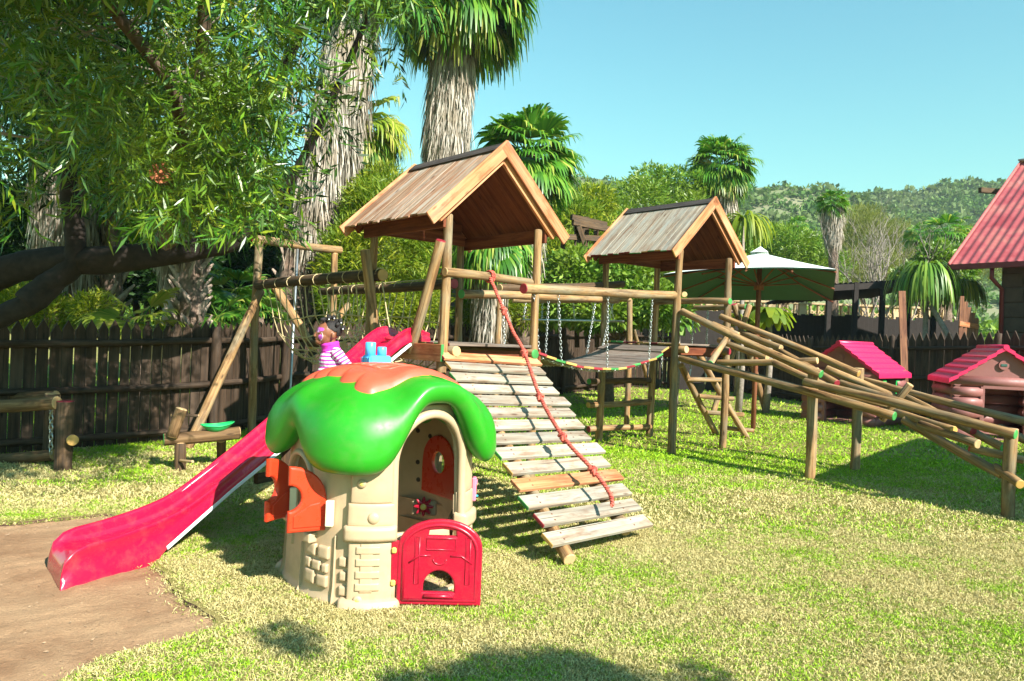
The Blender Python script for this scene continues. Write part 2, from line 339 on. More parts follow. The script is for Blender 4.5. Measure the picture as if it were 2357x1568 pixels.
# ---------------- play towers ----------------
def tower(name, x, y, th, w, d, hp, plat, label, group, painted, rise=.83, half=.91, fo=.13, bo=.16, base_r=.05, rails=()):
    a = V((math.cos(th), math.sin(th), 0)); b = V((-math.sin(th), math.cos(th), 0)); Z = V((0, 0, 1))
    A = V((x, y, 0)); B = A+a*w; C = A+b*d; D = B+b*d; cen = (A+D)/2
    T = empty(name, cen, label, 'play tower', group)
    for p in (A, B, C, D): obj_log('post', p-Z*.15, p+Z*hp, base_r*1.08, T, ends=(None, None), wob=.14, r2=base_r*.88)
    pitch = math.atan2(rise, half); pk = hp+rise-.06        # underside of ridge
    mid = (A+B)/2
    for s, nm in ((-1, 0), (1, 1)):
        down = (a*s*math.cos(pitch)-Z*math.sin(pitch)); nrm = (a*s*math.sin(pitch)+Z*math.cos(pitch))
        L = half/math.cos(pitch)-.02; m = MB(); t = -fo+.03; k = 0
        while t < d+bo-.03:
            wd = random.uniform(.095, .135); wd = min(wd, d+bo-.03-t+.02); ext = random.uniform(-.02, .025)
            c = mid+b*(t+wd/2)+Z*pk+nrm*(.012+random.uniform(0, .007))+down*(L+ext)/2
            e = random.choice([1, 2, 3]) if painted and s == -1 else None
            m.box(c, down, b, nrm, L+ext, wd-.004, .019, 0, .003, em=(None, e)); t += wd; k += 1
        m.build('roof_planks', [(PLANK if painted else PLANK2) if s < 0 else REDW, PG, PR, PY], T)
        m = MB(); c = mid+b*(d/2)+Z*pk-nrm*.012+down*L/2      # boards seen from below
        n = 10; st = (d+fo+bo-.08)/n
        for i in range(n): m.box(mid+b*(-fo+.04+st*(i+.5))+Z*pk-nrm*.009+down*(L/2), down, b, nrm, L-.03, st-.006, .014, 0, .002)
        m.build('ceiling_boards', REDW, T)
        m = MB()
        m.box(mid+b*((d+bo-fo)/2)+Z*(pk+.022)+nrm*.02+down*.065, b, down, nrm, d+bo+fo-.06, .13, .02, 0, .004); m.build('ridge_cap', RIDGE, T)
        for t, mt in ((-fo, ORW), (d+bo, ORW)):               # barge boards
            m = MB(); c = mid+b*t+Z*(pk+.0)+down*(L/2+.0)-nrm*.012
            m.box(c+down*.01, down, b, nrm, L+.10, .026, .135, 0, .004, em=(None, (3 if painted else None))); m.build('barge_board', [ORW, PG, PR, PY], T)
        m = MB(); m.box(mid+b*(-fo+.06)+Z*pk+down*(L/2-.02)-nrm*.085, down, b, nrm, L-.08, .04, .085); m.build('rafter', ORW, T)
        m = MB(); m.box(mid+b*(d+bo-.06)+Z*pk+down*(L/2-.02)-nrm*.085, down, b, nrm, L-.08, .04, .085); m.build('rafter', REDW, T)
        q = mid+a*s*(w/2+.065)+Z*(hp-.07)
        m = MB(); m.beam(q-b*.05, q+b*(d+.08), Z, .035, .15); m.build('eaves_beam', REDW, T)
    for t, dz in ((d+.02, .10), (d-.06, -.04)):
        m = MB(); m.beam(mid-a*(w/2+.0)+b*t+Z*(hp+dz), mid+a*(w/2)+b*t+Z*(hp+dz), Z, .035, .13); m.build('tie_beam', REDW, T)
    # deck
    n = 11; st = (d+.06)/n
    m = MB()
    for i in range(n):
        pc = (A+B)/2+b*(-.03+st*(i+.5))+Z*(plat-.014+random.uniform(-.002, .002)); 
        m.box(pc, a, b, Z, w-.11 if 0 < i < n-1 else w-.13, st-.008, .026, 0, .003, em=(random.choice([1, 2, 3]), random.choice([1, 2, 3])))
    m.build('deck_boards', [DECK, PG, PR, PY], T)
    for s, e in ((.10, 4), (w-.10, 1 if not painted else 2)):
        q = A+a*s+Z*(plat-.085); obj_log('joist', q-b*.12, q+b*(d+.12), .054, T, ends=(e, 4))
    return T, A, B, C, D, a, b
T1, A1, B1, C1, D1, a1, b1 = tower('play_tower', -.688, 7.418, .7283, 1.257, 1.388, 2.78, 1.50, 'nearer, larger-looking wooden play tower with plank roof, between pink slide and slatted ramp', 'roofed log play towers', False)
T2, A2, B2, C2, D2, a2, b2 = tower('play_tower', 2.326, 10.597, .7129, 1.257, 1.388, 2.91, 1.58, 'farther wooden play tower with coloured roof plank ends, in front of the big parasol', 'roofed log play towers', True, base_r=.056)
Z = V((0, 0, 1))
def rail(T, u0, v0, Y0, u1, v1, Y1, r=.05, ends=(4, 4), name='handrail', **k): return obj_log(name, at(u0, v0, Y0), at(u1, v1, Y1), r, T, ends=ends, **k)
rail(T1, 1022, 626, 7.36, 1222, 650, 8.2, .045)
rail(T1, 1008, 624, 8.95, 1040, 632, 9.2, .04, (1, 4))
# side board with green end, slide side
m = MB(); m.beam(A1-b1*.1-a1*.07+Z*1.40, A1+b1*1.45-a1*.07+Z*1.40, Z, .035, .17, em=(1, None)); m.build('side_board', [ORW, PG], T1)
m = MB(); m.beam(B1-b1*.02+a1*.07+Z*1.38, B1+b1*1.42+a1*.07+Z*1.38, Z, .035, .15); m.build('side_board', REDW, T1)
m = MB(); m.beam(A1+a1*.06+b1*.10+Z*1.36, B1-a1*.06+b1*.10+Z*1.36, Z, .03, .14); m.build('front_board', REDW, T1)
m = MB(); m.beam(C1+a1*.06-b1*.05+Z*1.38, D1-a1*.06-b1*.05+Z*1.38, Z, .03, .14); m.build('back_board', REDW, T1)
m = MB(); m.log(at(1014, 553, 7.36), at(946, 812, 7.72), .052, 0, (2, 4), wob=.03); m.build('guard_post', ends_for(LOG), T1)
m = MB(); m.log(at(842, 575, 8.3), at(864, 790, 8.32), .055, 0, (4, 4), wob=.03); m.build('guard_post', ends_for(LOG), T1)
# tower 2 extras
rail(T2, 1502, 694, 12.45, 1682, 694, 11.3, .05, (4, 1))
rail(T2, 1575, 678, 10.55, 1575, 678, 10.8, .04)
for q0, q1 in ((A2, C2), (B2, D2)):
    m = MB(); m.beam(q0-b2*.02+Z*1.45, q1+b2*.02+Z*1.45, Z, .03, .13); m.build('side_board', REDW, T2)
m = MB(); m.beam(A2+a2*.06+b2*.03+Z*1.47, B2-a2*.06+b2*.03+Z*1.47, Z, .03, .11); m.build('front_board', REDW, T2)
for v0, v1, e in ((877, 877, 1), (932, 926, 3), (989, 981, 2)):
    rail(T2, 1354, v0, 11.5, 1496, v1, 12.4, .047, (e, 4), 'climbing_rung', base=LOGD if v0 == 877 else LOG)
# ladder on the far side of tower 2
LA = empty('log_ladder', gr(1686, 1002), 'leaning log ladder with four coloured-end rungs against the farther tower', 'ladder')
obj_log('side_rail', at(1567, 842, 11.9), gr(1652, 1000)-Z*.05, .052, LA, ends=(4, None))
obj_log('side_rail', at(1600, 800, 12.2), gr(1722, 1008)-Z*.05, .052, LA, ends=(4, None))
for (u0, v0, u1, v1, Y0, Y1, e) in ((1581, 874, 1660, 874, 12.1, 12.3, 4), (1609, 912, 1689, 918, 12.35, 12.5, 1), (1627, 949, 1711, 955, 12.6, 12.7, 4), (1655, 984, 1734, 991, 12.85, 12.85, 2)):
    rail(LA, u0, v0, Y0, u1, v1, Y1, .038, (4, e), 'rung')
# ---------------- plank ramp ----------------
RP = empty('plank_ramp', gr(1300, 1290), 'sloping climbing ramp of grey planks with painted ends, leading up to the nearer tower', 'climbing ramp')
TL, TR = at(1020, 822, 7.33), at(1236, 836, 8.1); BL, BR = at(1256, 1248, 5.2), at(1494, 1200, 6.08)
cols = [2, 3, 1, 0, 0, 2, 0, 3, 1, 3, 0, 1, 2, 3]; n = 14
for i in range(n):
    t = i/(n-1); l = TL.lerp(BL, t); r = TR.lerp(BR, t); l += (l-r).normalized()*random.uniform(-.03, .04); r += (r-l).normalized()*random.uniform(-.04, .03)
    if i == 0: l = l.lerp(r, .0)
    dn = ((BL-TL)+(BR-TR)).normalized(); ax = (r-l).normalized(); nz = ax.cross(-dn).normalized(); nz = nz if nz.z > 0 else -nz; dy = nz.cross(ax)
    m = MB(); m.box((l+r)/2+nz*.014, ax, dy, nz, (r-l).length, .132+random.uniform(-.006, .008), .03, 0, .004, em=(cols[i] or None, random.choice([1, 2, 3, None, None])))
    pl = m.build('slat', [PLANK if i not in (0, 10) else ORW, PG, PR, PY], RP)
    for fr in (.13, .82):
        for q in (-.03, .03):
            mm = MB(); c = l.lerp(r, fr)+nz*.030+dy*q+ax*q*.3; mm.path([c-nz*.004, c+nz*.001], .0075, 8)
            mm.build('nail_head', simple_nail if 'simple_nail' in globals() else globals().setdefault('simple_nail', simple('rusty_nail', (.16, .06, .03), .7, .2)), pl)
nzR = nz
for fr, ex in ((.16, .17), (.80, .0)):
    p = TL.lerp(TR, fr)-nzR*.055; q = BL.lerp(BR, fr)-nzR*.055; q = q+(q-p).normalized()*ex
    obj_log('stringer', p, q, .05, RP, ends=(4, 4))
# knotted rope
mr, nr, br = newmat('red_rope'); uvr = coord(nr, 'UV')
wv = nr.nodes.new('ShaderNodeTexWave'); wv.inputs['Scale'].default_value = 9; wv.bands_direction = 'DIAGONAL'; nr.links.new(uvr, wv.inputs['Vector'])
nr.links.new(ramp(nr, wv.outputs[1], [(0, (.30, .035, .025)), (.6, (.62, .12, .08))]), br.inputs['Base Color']); br.inputs['Roughness'].default_value = .85; bump(nr, br, wv.outputs[1], .8, .006)
ROPE = mr
RO = empty('knotted_rope', at(1128, 640, 7.8), 'thick red knotted climbing rope tied to the tower rail and lying along the ramp', 'rope')
kp = [(1128, 640, 7.74), (1160, 715, 7.6), (1180, 762, 7.42), (1207, 812, 7.22), (1243, 913, 6.75), (1296, 1005, 6.25), (1366, 1083, 5.95)]
pts = [at(*k) for k in kp]+[at(1400, 1130, 5.80), at(1408, 1150, 5.72), at(1409, 1166, 5.66)]
fine = []
for i in range(len(pts)-1):
    for k in range(8):
        t = k/8; p0 = pts[max(i-1, 0)]; p1 = pts[i]; p2 = pts[i+1]; p3 = pts[min(i+2, len(pts)-1)]
        fine.append(.5*((2*p1)+(p2-p0)*t+(2*p0-5*p1+4*p2-p3)*t*t+(3*p1-p0-3*p2+p3)*t*t*t))
fine.append(pts[-1])
m = MB()
for st in range(3):                                        # three laid strands
    L = 0; q = []
    nx, ny, _ = frame(pts[-1]-pts[0])
    dense = []
    for i in range(len(fine)-1):
        k = max(1, int((fine[i+1]-fine[i]).length/.012))
        for j in range(k): dense.append(fine[i].lerp(fine[i+1], j/k))
    for i, p in enumerate(dense):
        if i: L += (p-dense[i-1]).length
        an = L*2*math.pi/.075+st*2.094; q.append(p+(nx*math.cos(an)+ny*math.sin(an))*.0095)
    m.path(q, .0105, 6)
m.build('rope_strands', ROPE, RO)
for i in range(1, 7):
    p = pts[i] if i != 2 else None
    if p is None: continue
    m = MB(); t = (pts[i+1]-pts[i-1]).normalized(); nx, ny, _ = frame(t)
    for kk in range(3):
        ring = [p+t*((kk-1)*.02+.02*math.sin(a*1.0+kk))+nx*math.cos(a)*.026+ny*math.sin(a)*.026 for a in [2*math.pi*j/12 for j in range(12)]]
        m.path(ring, .013, 7, closed=True)
    m.path([p-t*.045-nx*.012, p-t*.01+ny*.03, p+t*.02+nx*.028, p+t*.045-ny*.01], .012, 7)
    m.build('knot', ROPE, RO)
m = MB(); hp_ = at(1128, 637, 7.79)
ra = (at(1222, 650, 8.2)-at(1022, 626, 7.36)).normalized(); rx, ry, _ = frame(ra)
for kk in (-1, 1): m.path([hp_+ra*(kk*.014)+rx*math.cos(a)*.058+ry*math.sin(a)*.058 for a in [2*math.pi*j/14 for j in range(14)]], .013, 7, closed=True)
m.build('hitch', ROPE, RO)
# ---------------- suspended plank bridge ----------------
BG = empty('plank_bridge', (1.0, 9.6, 0), 'sagging chain-hung plank bridge with painted plank ends between the two towers', 'bridge')
N0, N1 = V((.27, 8.22, 0)), V((2.22, 10.52, 0)); bb = V((-.62, .785, 0)).normalized(); BWd = 1.28
zt = [(0, 1.44), (.157, 1.34), (.283, 1.275), (.42, 1.245), (.578, 1.24), (.726, 1.295), (.89, 1.385), (1, 1.54)]
def zk(k): return float(np.interp(k, [q[0] for q in zt], [q[1] for q in zt]))
cc = [2, 3, 1, 3, 2, 3, 2, 3, 1, 3, 2, 1, 2, 3, 1, 3]; n = 16
for i in range(n):
    k = (i+.5)/n; p = N0.lerp(N1, k)+Z*zk(k); tdir = (N0.lerp(N1, min(1, k+.03))+Z*zk(min(1, k+.03))-N0.lerp(N1, max(0, k-.03))-Z*zk(max(0, k-.03))).normalized()
    nz = tdir.cross(bb); nz = nz if nz.z > 0 else -nz; c = p+bb*(BWd/2+random.uniform(-.015, .015))-nz*.014; ay = nz.cross(bb)
    m = MB(); m.box(c, bb, ay, nz, BWd+random.uniform(-.02, .03), .172, .028, 0, .004, em=(cc[i], cc[(i*5+2) % 16])); m.build('deck_plank', [DECK, PG, PR, PY], BG)
def nbeam(k, off): return off
R1 = (at(1203, 667, 8.05), at(1550, 678, 10.52)); R2 = (at(1062, 678, 9.15), at(1420, 689, 11.7))
obj_log('top_beam', *R1, .056, BG, ends=(2, 4)); obj_log('top_beam', *R2, .056, BG, ends=(1, 4))
for k in (.03, .17, .49, .83):
    p = N0.lerp(N1, k)+Z*(zk(k)+.0)+bb*.03; t = R1[0].lerp(R1[1], k*.96+.03)
    chain_mb(t-Z*.05, p-Z*.03).build('chain', METAL, BG)
for k in (.22, .5, .83, .97):
    p = N0.lerp(N1, k)+Z*zk(k)+bb*(BWd-.03); t = R2[0].lerp(R2[1], k)
    chain_mb(t-Z*.05, p-Z*.03).build('chain', METAL, BG)
for off in (.06, BWd-.06):
    m = MB()
    for i in range(8):
        k0, k1 = i/8, (i+1)/8
        chain_mb(N0.lerp(N1, k0)+Z*(zk(k0)-.045)+bb*off, N0.lerp(N1, k1)+Z*(zk(k1)-.045)+bb*off, m)
    m.build('support_chain', METAL, BG)
# pipe hung behind the bridge on its own beam
PB = empty('hanging_pipe_bar', at(1300, 740, 12.8), 'long pale steel pipe hung on chains from a red-ended beam behind the bridge', 'swing bar')
q0, q1 = at(1150, 664, 9.9), at(1433, 655, 12.1); obj_log('top_beam', q0, q1, .055, PB, ends=(4, 2), base=LOGD)
p0, p1 = at(1203, 736, 12.6), at(1436, 740, 13.4); m = MB(); m.path([p0, p1], .017, 8); m.build('pipe', METAL, PB)
bq0, bq1 = at(1180, 690, 12.6), at(1450, 690, 13.4); obj_log('rear_beam', bq0, bq1, .05, PB)
for k in (0.01, .18, .34, .5, .7, .9):
    chain_mb(bq0.lerp(bq1, .1+k*.8)-Z*.04, p0.lerp(p1, k)).build('chain', METAL, PB)
obj_log('post', at(1151, 690, 12.5), V((at(1145, 800, 12.5).x, 12.5, 0)), .05, PB)
obj_log('post', at(1450, 690, 13.5), V((at(1450, 800, 13.5).x, 13.5, 0)), .05, PB)
# ---------------- rope net bridge on the left ----------------
NB = empty('net_bridge', (-3.2, 11.3, 0), 'rope net tunnel slung between two dark log beams, beside the nearer tower', 'net bridge')
FRm = empty('log_goal_frame', gr(577, 1000), 'tall log frame with red-ended crossbar and diagonal brace left of the net', 'log frame')
PL = gr(577, 1000); PRt = V((at(769, 583, 12.2).x, 12.2, 0))
obj_log('post', PL-Z*.1, at(597, 556, 10.9), .058, FRm, ends=(None, 4)); obj_log('post', PRt, at(771, 583, 12.2), .052, FRm)
obj_log('crossbar', at(584, 551, 10.85), at(785, 576, 12.3), .062, FRm, ends=(2, 4))
obj_log('brace', at(601, 668, 10.8), gr(431, 1034), .058, FRm, r2=.064)
m = MB(); m.path([at(685, 573, 11.5), at(668, 896, 11.5), gr(664, 1000)], .02, 10); m.build('steel_pole', METAL, FRm)
n10, n11 = at(594, 657, 10.8), at(884, 631, 8.35); n20, n21 = at(738, 673, 12.25), at(1047, 652, 9.1)
obj_log('beam', n10, n11, .068, NB, ends=(4, 3), base=LOGD); obj_log('beam', n20, n21, .062, NB, ends=(4, 2), base=LOGD)
NETM = simple('tan_rope', (.55, .44, .24), .85, 0, 40, .3, .4)
cols_, rows_ = 17, 12; P_ = []
for i in range(cols_):
    k = .10+.88*i/(cols_-1); pa = n10.lerp(n11, k); pb = n20.lerp(n21, k); row = []
    depth = 1.0+.10*math.sin(i*.5)
    for j in range(rows_):
        t = j/(rows_-1); x = (1-math.cos(math.pi*t))/2*.25+t*.75; p = pa.lerp(pb, x); p = p-Z*depth*(math.sin(math.pi*t)**.62)
        p += V((random.uniform(-.03, .03), random.uniform(-.03, .03), random.uniform(-.02, .02)))*(0 < j < rows_-1)+(n11-n10).normalized()*.12*math.sin(math.pi*t)*(1 if t < .5 else -1)*math.sin(math.pi*2*t); row.append(p)
    P_.append(row)
m = MB()
for i in range(cols_):
    m.path(P_[i], .0085, 5)
    for q, (e0, e1, rr) in enumerate(((n10, n11, .074), (n20, n21, .068))):
        p = P_[i][0 if q == 0 else -1]; ax = (e1-e0).normalized(); nx, ny, _ = frame(ax)
        if i % 2 == 0: m.path([p+nx*math.cos(a)*rr+ny*math.sin(a)*rr for a in [2*math.pi*j/10 for j in range(10)]], .006, 5, closed=True)
for j in range(0, rows_):
    if j in (0, rows_-1): off = Z*.07
    else: off = Z*0
    m.path([P_[i][j]+off for i in range(cols_)], .0085, 5)
for i in range(cols_):
    for j in range(1, rows_-1): m.ball(P_[i][j], .014, 6, 4)
m.build('rope_net', NETM, NB)
obj_log('entry_log', at(634, 660, 10.9), at(719, 800, 10.7), .062, NB, ends=(2, 4)); obj_log('entry_log', at(802, 702, 12.1), at(722, 800, 10.9), .05, NB)
obj_log('entry_log', at(712, 790, 10.7), at(790, 795, 9.8), .05, NB, base=LOGD)
# ---------------- inclined log walkway on the right ----------------
WK = empty('log_walkway', gr(1862, 1102), 'long descending walkway of criss-crossed logs with coloured ends on the right lawn', 'log walkway')
for (ub, vb, ut, vt, Y) in ((1862, 1102, 1869, 846, None), (1967, 1082, 1976, 847, None), (2318, 1192, 2325, 986, None)):
    g = gr(ub, vb); tp = at(ut, vt, g.y); obj_log('post', g-Z*.1, V((g.x+.01, g.y, tp.z)), .062 if vb != 1192 else .06, WK, ends=(None, 4), wob=.08)
WL = [  # u0 v0 Y0 u1 v1 Y1 r ends
 (1659, 727, 11.35, 1977, 861, 9.75, .052, (1, 3)), (1568, 718, 10.55, 1890, 862, 8.95, .055, (4, 1)), (1567, 822, 10.5, 2060, 960, 8.25, .057, (4, 1)),
 (1850, 877, 9.0, 2339, 1001, 7.22, .055, (1, 1)), (1932, 880, 9.35, 2118, 942, 8.4, .05, (4, 4)), (1984, 875, 9.95, 2420, 985, 7.75, .05, (4, 4)),
 (1902, 847, 9.9, 2116, 940, 9.3, .05, (4, 4)), (2085, 915, 9.3, 2312, 1030, 7.9, .05, (4, 1)), (2095, 884, 8.7, 2030, 968, 8.9, .047, (4, 4)),
 (2060, 950, 8.6, 2198, 990, 7.7, .048, (4, 3)), (2118, 976, 8.1, 2252, 1024, 7.4, .052, (4, 4)), (2080, 967, 8.4, 2308, 1093, 7.4, .055, (4, 4)),
 (2290, 1075, 7.5, 2349, 1116, 7.1, .05, (4, 3)), (2190, 965, 8.5, 2242, 993, 8.2, .05, (4, 2)), (1654, 783, 11.0, 1766, 824, 10.2, .048, (4, 4)),
 (1702, 765, 11.1, 1798, 801, 10.4, .052, (1, 4)), (1652, 835, 10.6, 1882, 831, 9.7, .05, (4, 4)), (1686, 757, 11.2, 1635, 837, 10.3, .05, (4, 1)),
 (1795, 808, 10.3, 1926, 883, 9.2, .05, (4, 2)), (1640, 745, 11.1, 1700, 772, 10.8, .045, (4, 4)), (1780, 835, 9.9, 1905, 890, 9.3, .05, (4, 4)),
 (2230, 1030, 7.6, 2357, 1060, 7.4, .045, (2, 4)), (2300, 985, 8.2, 2420, 1040, 7.5, .05, (4, 4)), (1925, 905, 9.4, 2050, 935, 9.2, .045, (4, 4))]
for (u0, v0, Y0, u1, v1, Y1, r, e) in WL: obj_log('log', at(u0, v0, Y0), at(u1, v1, Y1), r*.9, WK, ends=e, wob=.07)
# ---------------- swing set behind ----------------
SW = empty('swing_set', gr(1700, 953), 'log A-frame swing set with dark bucket swings on the lawn behind the farther tower', 'swing set')
s0, s1 = at(1438, 710, 20), at(1718, 708, 17)
obj_log('crossbar', s0, s1, .065, SW, ends=(1, 1))
obj_log('leg', at(1444, 707, 20), gr(1388, 901), .06, SW); obj_log('leg', at(1440, 703, 20), gr(1502, 906), .06, SW)
obj_log('leg', at(1724, 703, 17), gr(1640, 957), .065, SW); obj_log('leg', at(1690, 700, 17.1), gr(1764, 951), .07, SW, ends=(2, 4))
RUB = simple('dark_rubber', (.03, .035, .04), .6, 0, 20, .3, .1); PALE = simple('pale_seat_plastic', (.55, .58, .58), .5)
def bucket(k, name, label, tilt):
    c = s0.lerp(s1, k); c = V((c.x, c.y, 0)); ax = (s1-s0).normalized(); ax.z = 0; ax.normalize(); pr = ax.cross(Z)
    T = empty('bucket_swing', c+Z*.45, label, 'swing', 'bucket swings hanging on the swing set')
    m = MB(); rows = []
    for i in range(9):
        th = math.pi*(.5+i/16); rows.append([c+Z*.62+ax*math.cos(2*math.pi*j/16)*.21*math.sin(th)**.7+pr*math.sin(2*math.pi*j/16)*.16*math.sin(th)**.7+Z*math.cos(th)*.26 if i < 8 else c+Z*.36 for j in range(16)])
    m.grid(rows, wrap=True); m.build('seat', RUB, T)
    for s in (-1, 1):
        e = c+ax*.22*s; m = MB(); m.path([e+Z*.62, e+ax*.03*s+Z*.78, e+Z*.95], .02, 7); m.build('strap', PALE if tilt else RUB, T)
        chain_mb(e+Z*.95, s0.lerp(s1, k)+ax*.22*s-Z*.05, link=.07, r=.007).build('chain', METAL, T)
    return T
bucket(.30, 0, 'dark bucket swing seen between the posts under the farther tower', 0)
bucket(.66, 0, 'dark bucket swing with pale straps seen behind the log ladder', 1)
LOGM = wood('shaded_brown_log', (.22, .135, .065), (.14, .08, .035), (.05, .028, .014))  # darker copy of the log wood, colour carries the tree's shade
# seesaw on the left
SS = empty('seesaw', gr(412, 1078), 'low log seesaw with a green-painted end and short red-brown posts, left lawn', 'seesaw')
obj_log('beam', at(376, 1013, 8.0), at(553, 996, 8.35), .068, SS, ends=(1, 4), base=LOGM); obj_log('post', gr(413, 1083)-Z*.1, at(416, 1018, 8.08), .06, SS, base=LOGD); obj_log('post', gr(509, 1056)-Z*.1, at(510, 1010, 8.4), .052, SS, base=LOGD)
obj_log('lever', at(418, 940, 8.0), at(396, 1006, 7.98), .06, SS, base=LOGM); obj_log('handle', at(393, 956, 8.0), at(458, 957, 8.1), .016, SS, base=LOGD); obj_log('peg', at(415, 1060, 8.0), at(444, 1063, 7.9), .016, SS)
bs = empty('green_seat_bowl', at(500, 986, 8.25), 'bright green plastic bowl seat resting on the seesaw log', 'seat'); m = MB(); rows = []
bx = (at(553, 996, 8.35)-at(376, 1013, 8.0)).normalized(); by = bx.cross(Z).normalized(); c = at(500, 994, 8.25)
for th in range(9):
    q = th/8; rr = q; rows.append([c+bx*math.cos(2*math.pi*j/24)*.165*rr**.8*(1.05)+by*math.sin(2*math.pi*j/24)*.13*rr**.8+Z*(.085*q**2.2+.012*math.cos(4*math.pi*j/24)*q) for j in range(24)])
m.grid(rows, wrap=True, flip=True)
for k in (0,): m.path(rows[-1], .006, 6, closed=True)
m.build('bowl', plastic('seat_green', (.02, .48, .13), .35), bs)
# log frame with chain, far left
LF = empty('low_log_frame', gr(143, 1082), 'low log balance frame with a hanging chain at the left edge of the lawn', 'log frame')
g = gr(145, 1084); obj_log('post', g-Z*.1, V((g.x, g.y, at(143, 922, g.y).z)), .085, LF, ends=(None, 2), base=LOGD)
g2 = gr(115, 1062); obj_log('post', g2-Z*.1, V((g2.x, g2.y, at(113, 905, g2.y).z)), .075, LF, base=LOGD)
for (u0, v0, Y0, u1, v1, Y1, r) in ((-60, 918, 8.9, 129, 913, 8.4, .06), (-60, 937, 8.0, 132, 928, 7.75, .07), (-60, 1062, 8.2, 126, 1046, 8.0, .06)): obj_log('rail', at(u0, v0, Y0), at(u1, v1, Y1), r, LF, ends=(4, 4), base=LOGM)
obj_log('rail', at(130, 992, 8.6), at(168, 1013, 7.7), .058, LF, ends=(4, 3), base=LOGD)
chain_mb(at(118, 935, 7.95), at(117, 1045, 7.95), link=.07, r=.008).build('chain', METAL, LF)
# ---------------- pink slide ----------------
def slidemat(name, col):
    m = plastic(name, col, .22, .08, dirt=.22); m.node_tree.nodes['Principled BSDF'].inputs['Coat Weight'].default_value = .35; return m
PINK = slidemat('pink_slide_plastic', (.48, .006, .042)); PINKL = plastic('white_rail', (.75, .76, .78), .4)
SL = empty('slide', gr(260, 1320), 'long pink-red plastic slide running from the nearer tower down to the sand', 'slide')
sd = V((.448, .894, 0)).normalized()
nS = [-.045, .02, .10, .30, .55, .75, .93, 1.13, 1.34, 1.54, 2.2, 2.95, 3.25, 3.42, 3.6, 3.85]
nZ = [.146, .195, .212, .220, .247, .283, .350, .452, .565, .670, 1.015, 1.385, 1.555, 1.63, 1.655, 1.59]
dense = sorted(set([round(x, 3) for x in np.arange(0, 3.85, .09)] + nS)); dense = [x for x in dense if x >= -.045]
def rimz(s): return float(np.interp(s, nS, nZ))
def smz(s): return (rimz(s-.06)+rimz(s)*2+rimz(s+.06))/4 if s > .12 else rimz(s)
rows = []; cwid = 26
for s in dense:
    sh = float(np.interp(s, [0, 1.5, 3.5, 3.9], [.20, .22, .08, .05]))
    Np = V((-2.60, 4.50, 0))+sd*s; Fp = V((-3.0, 4.70, 0))+sd*(s+sh)
    zr = smz(s); ac = (Fp-Np); Wd = ac.length; ac.normalize()
    low = -.05 if s < .60 else max(0, float(np.interp(s, [.60, .70, 1.2, 3.37, 3.53, 3.9], [.0, .085, .365, 1.46, 1.50, 1.50])))
    low = min(low, zr-.07); dep = float(np.interp(s, [-.05, .15, .8, 3.3, 3.8], [.055, .10, .13, .13, .09])); fl = .02*(1 if s < .62 else .25)
    bedz = zr-dep
    prof = [(-.004-fl, low), (-.004-fl*.6, low+(zr-low)*.40), (.004, low+(zr-low)*.52), (.006, zr-.035), (.0, zr-.022), (.003, zr-.006), (.014, zr), (.028, zr-.004), (.040, zr-.022), (.05, zr-dep*.55), (.066, zr-dep*.82), (.095, bedz+.006), (.15, bedz+.001)]
    h = Wd/2; P = [(x, z) for x, z in prof]+[(h, bedz+.004)]+[(Wd-x, z) for x, z in prof[::-1]]
    rows.append([Np+ac*x+Z*z for x, z in P])
fr = [p.copy() for p in rows[0]]; front = []
for k in range(5):
    t = k/4; front.append([V((p.x, p.y, p.z*(t)))+(-sd)*(.028*math.sin(math.pi*(1-t)*.5)) for p in fr])
front = [[V((p.x, p.y, p.z-.05 if p.z < .005 else p.z)) for p in r] for r in front]
m = MB(); m.grid(front[:-1]+rows, flip=False); m.build('slide_chute', PINK, SL)
for dx in (0, .42):
    m = MB(); a = V((-2.60, 4.50, 0))+sd*.66+V((-.894, .448, 0)).normalized()*(-dx)*-1; b_ = V((-2.60, 4.50, 0))+sd*3.5+V((-.894, .448, 0)).normalized()*dx
    pts = [a+Z*.055, V((-2.60, 4.50, 0))+sd*1.2+V((-.894, .448, 0)).normalized()*dx+Z*.35, b_+Z*1.47]
    for i in range(2): m.beam(pts[i], pts[i+1], Z, .022, .03)
    m.build('support_rail', PINKL, SL)
m = MB(); c = V((-2.60, 4.50, 0))+sd*2.0+V((-.894, .448, 0)).normalized()*.2
m.beam(V((c.x, c.y, 0)), V((c.x, c.y, .72)), V((1, 0, 0)), .05, .09); m.beam(V((c.x, c.y, .35))-sd*.35, V((c.x, c.y, .35))+sd*.35, Z, .05, .08); m.build('support_leg', LOGD, SL)
m = MB(); c = V((-2.60, 4.50, 0))+sd*3.42+V((-.894, .448, 0)).normalized()*.2
m.ball(c+Z*(rimz(3.42)-.11), .045, 12, 6, sc=(1.5, 1, .5)); m.build('start_knob', PINK, SL)
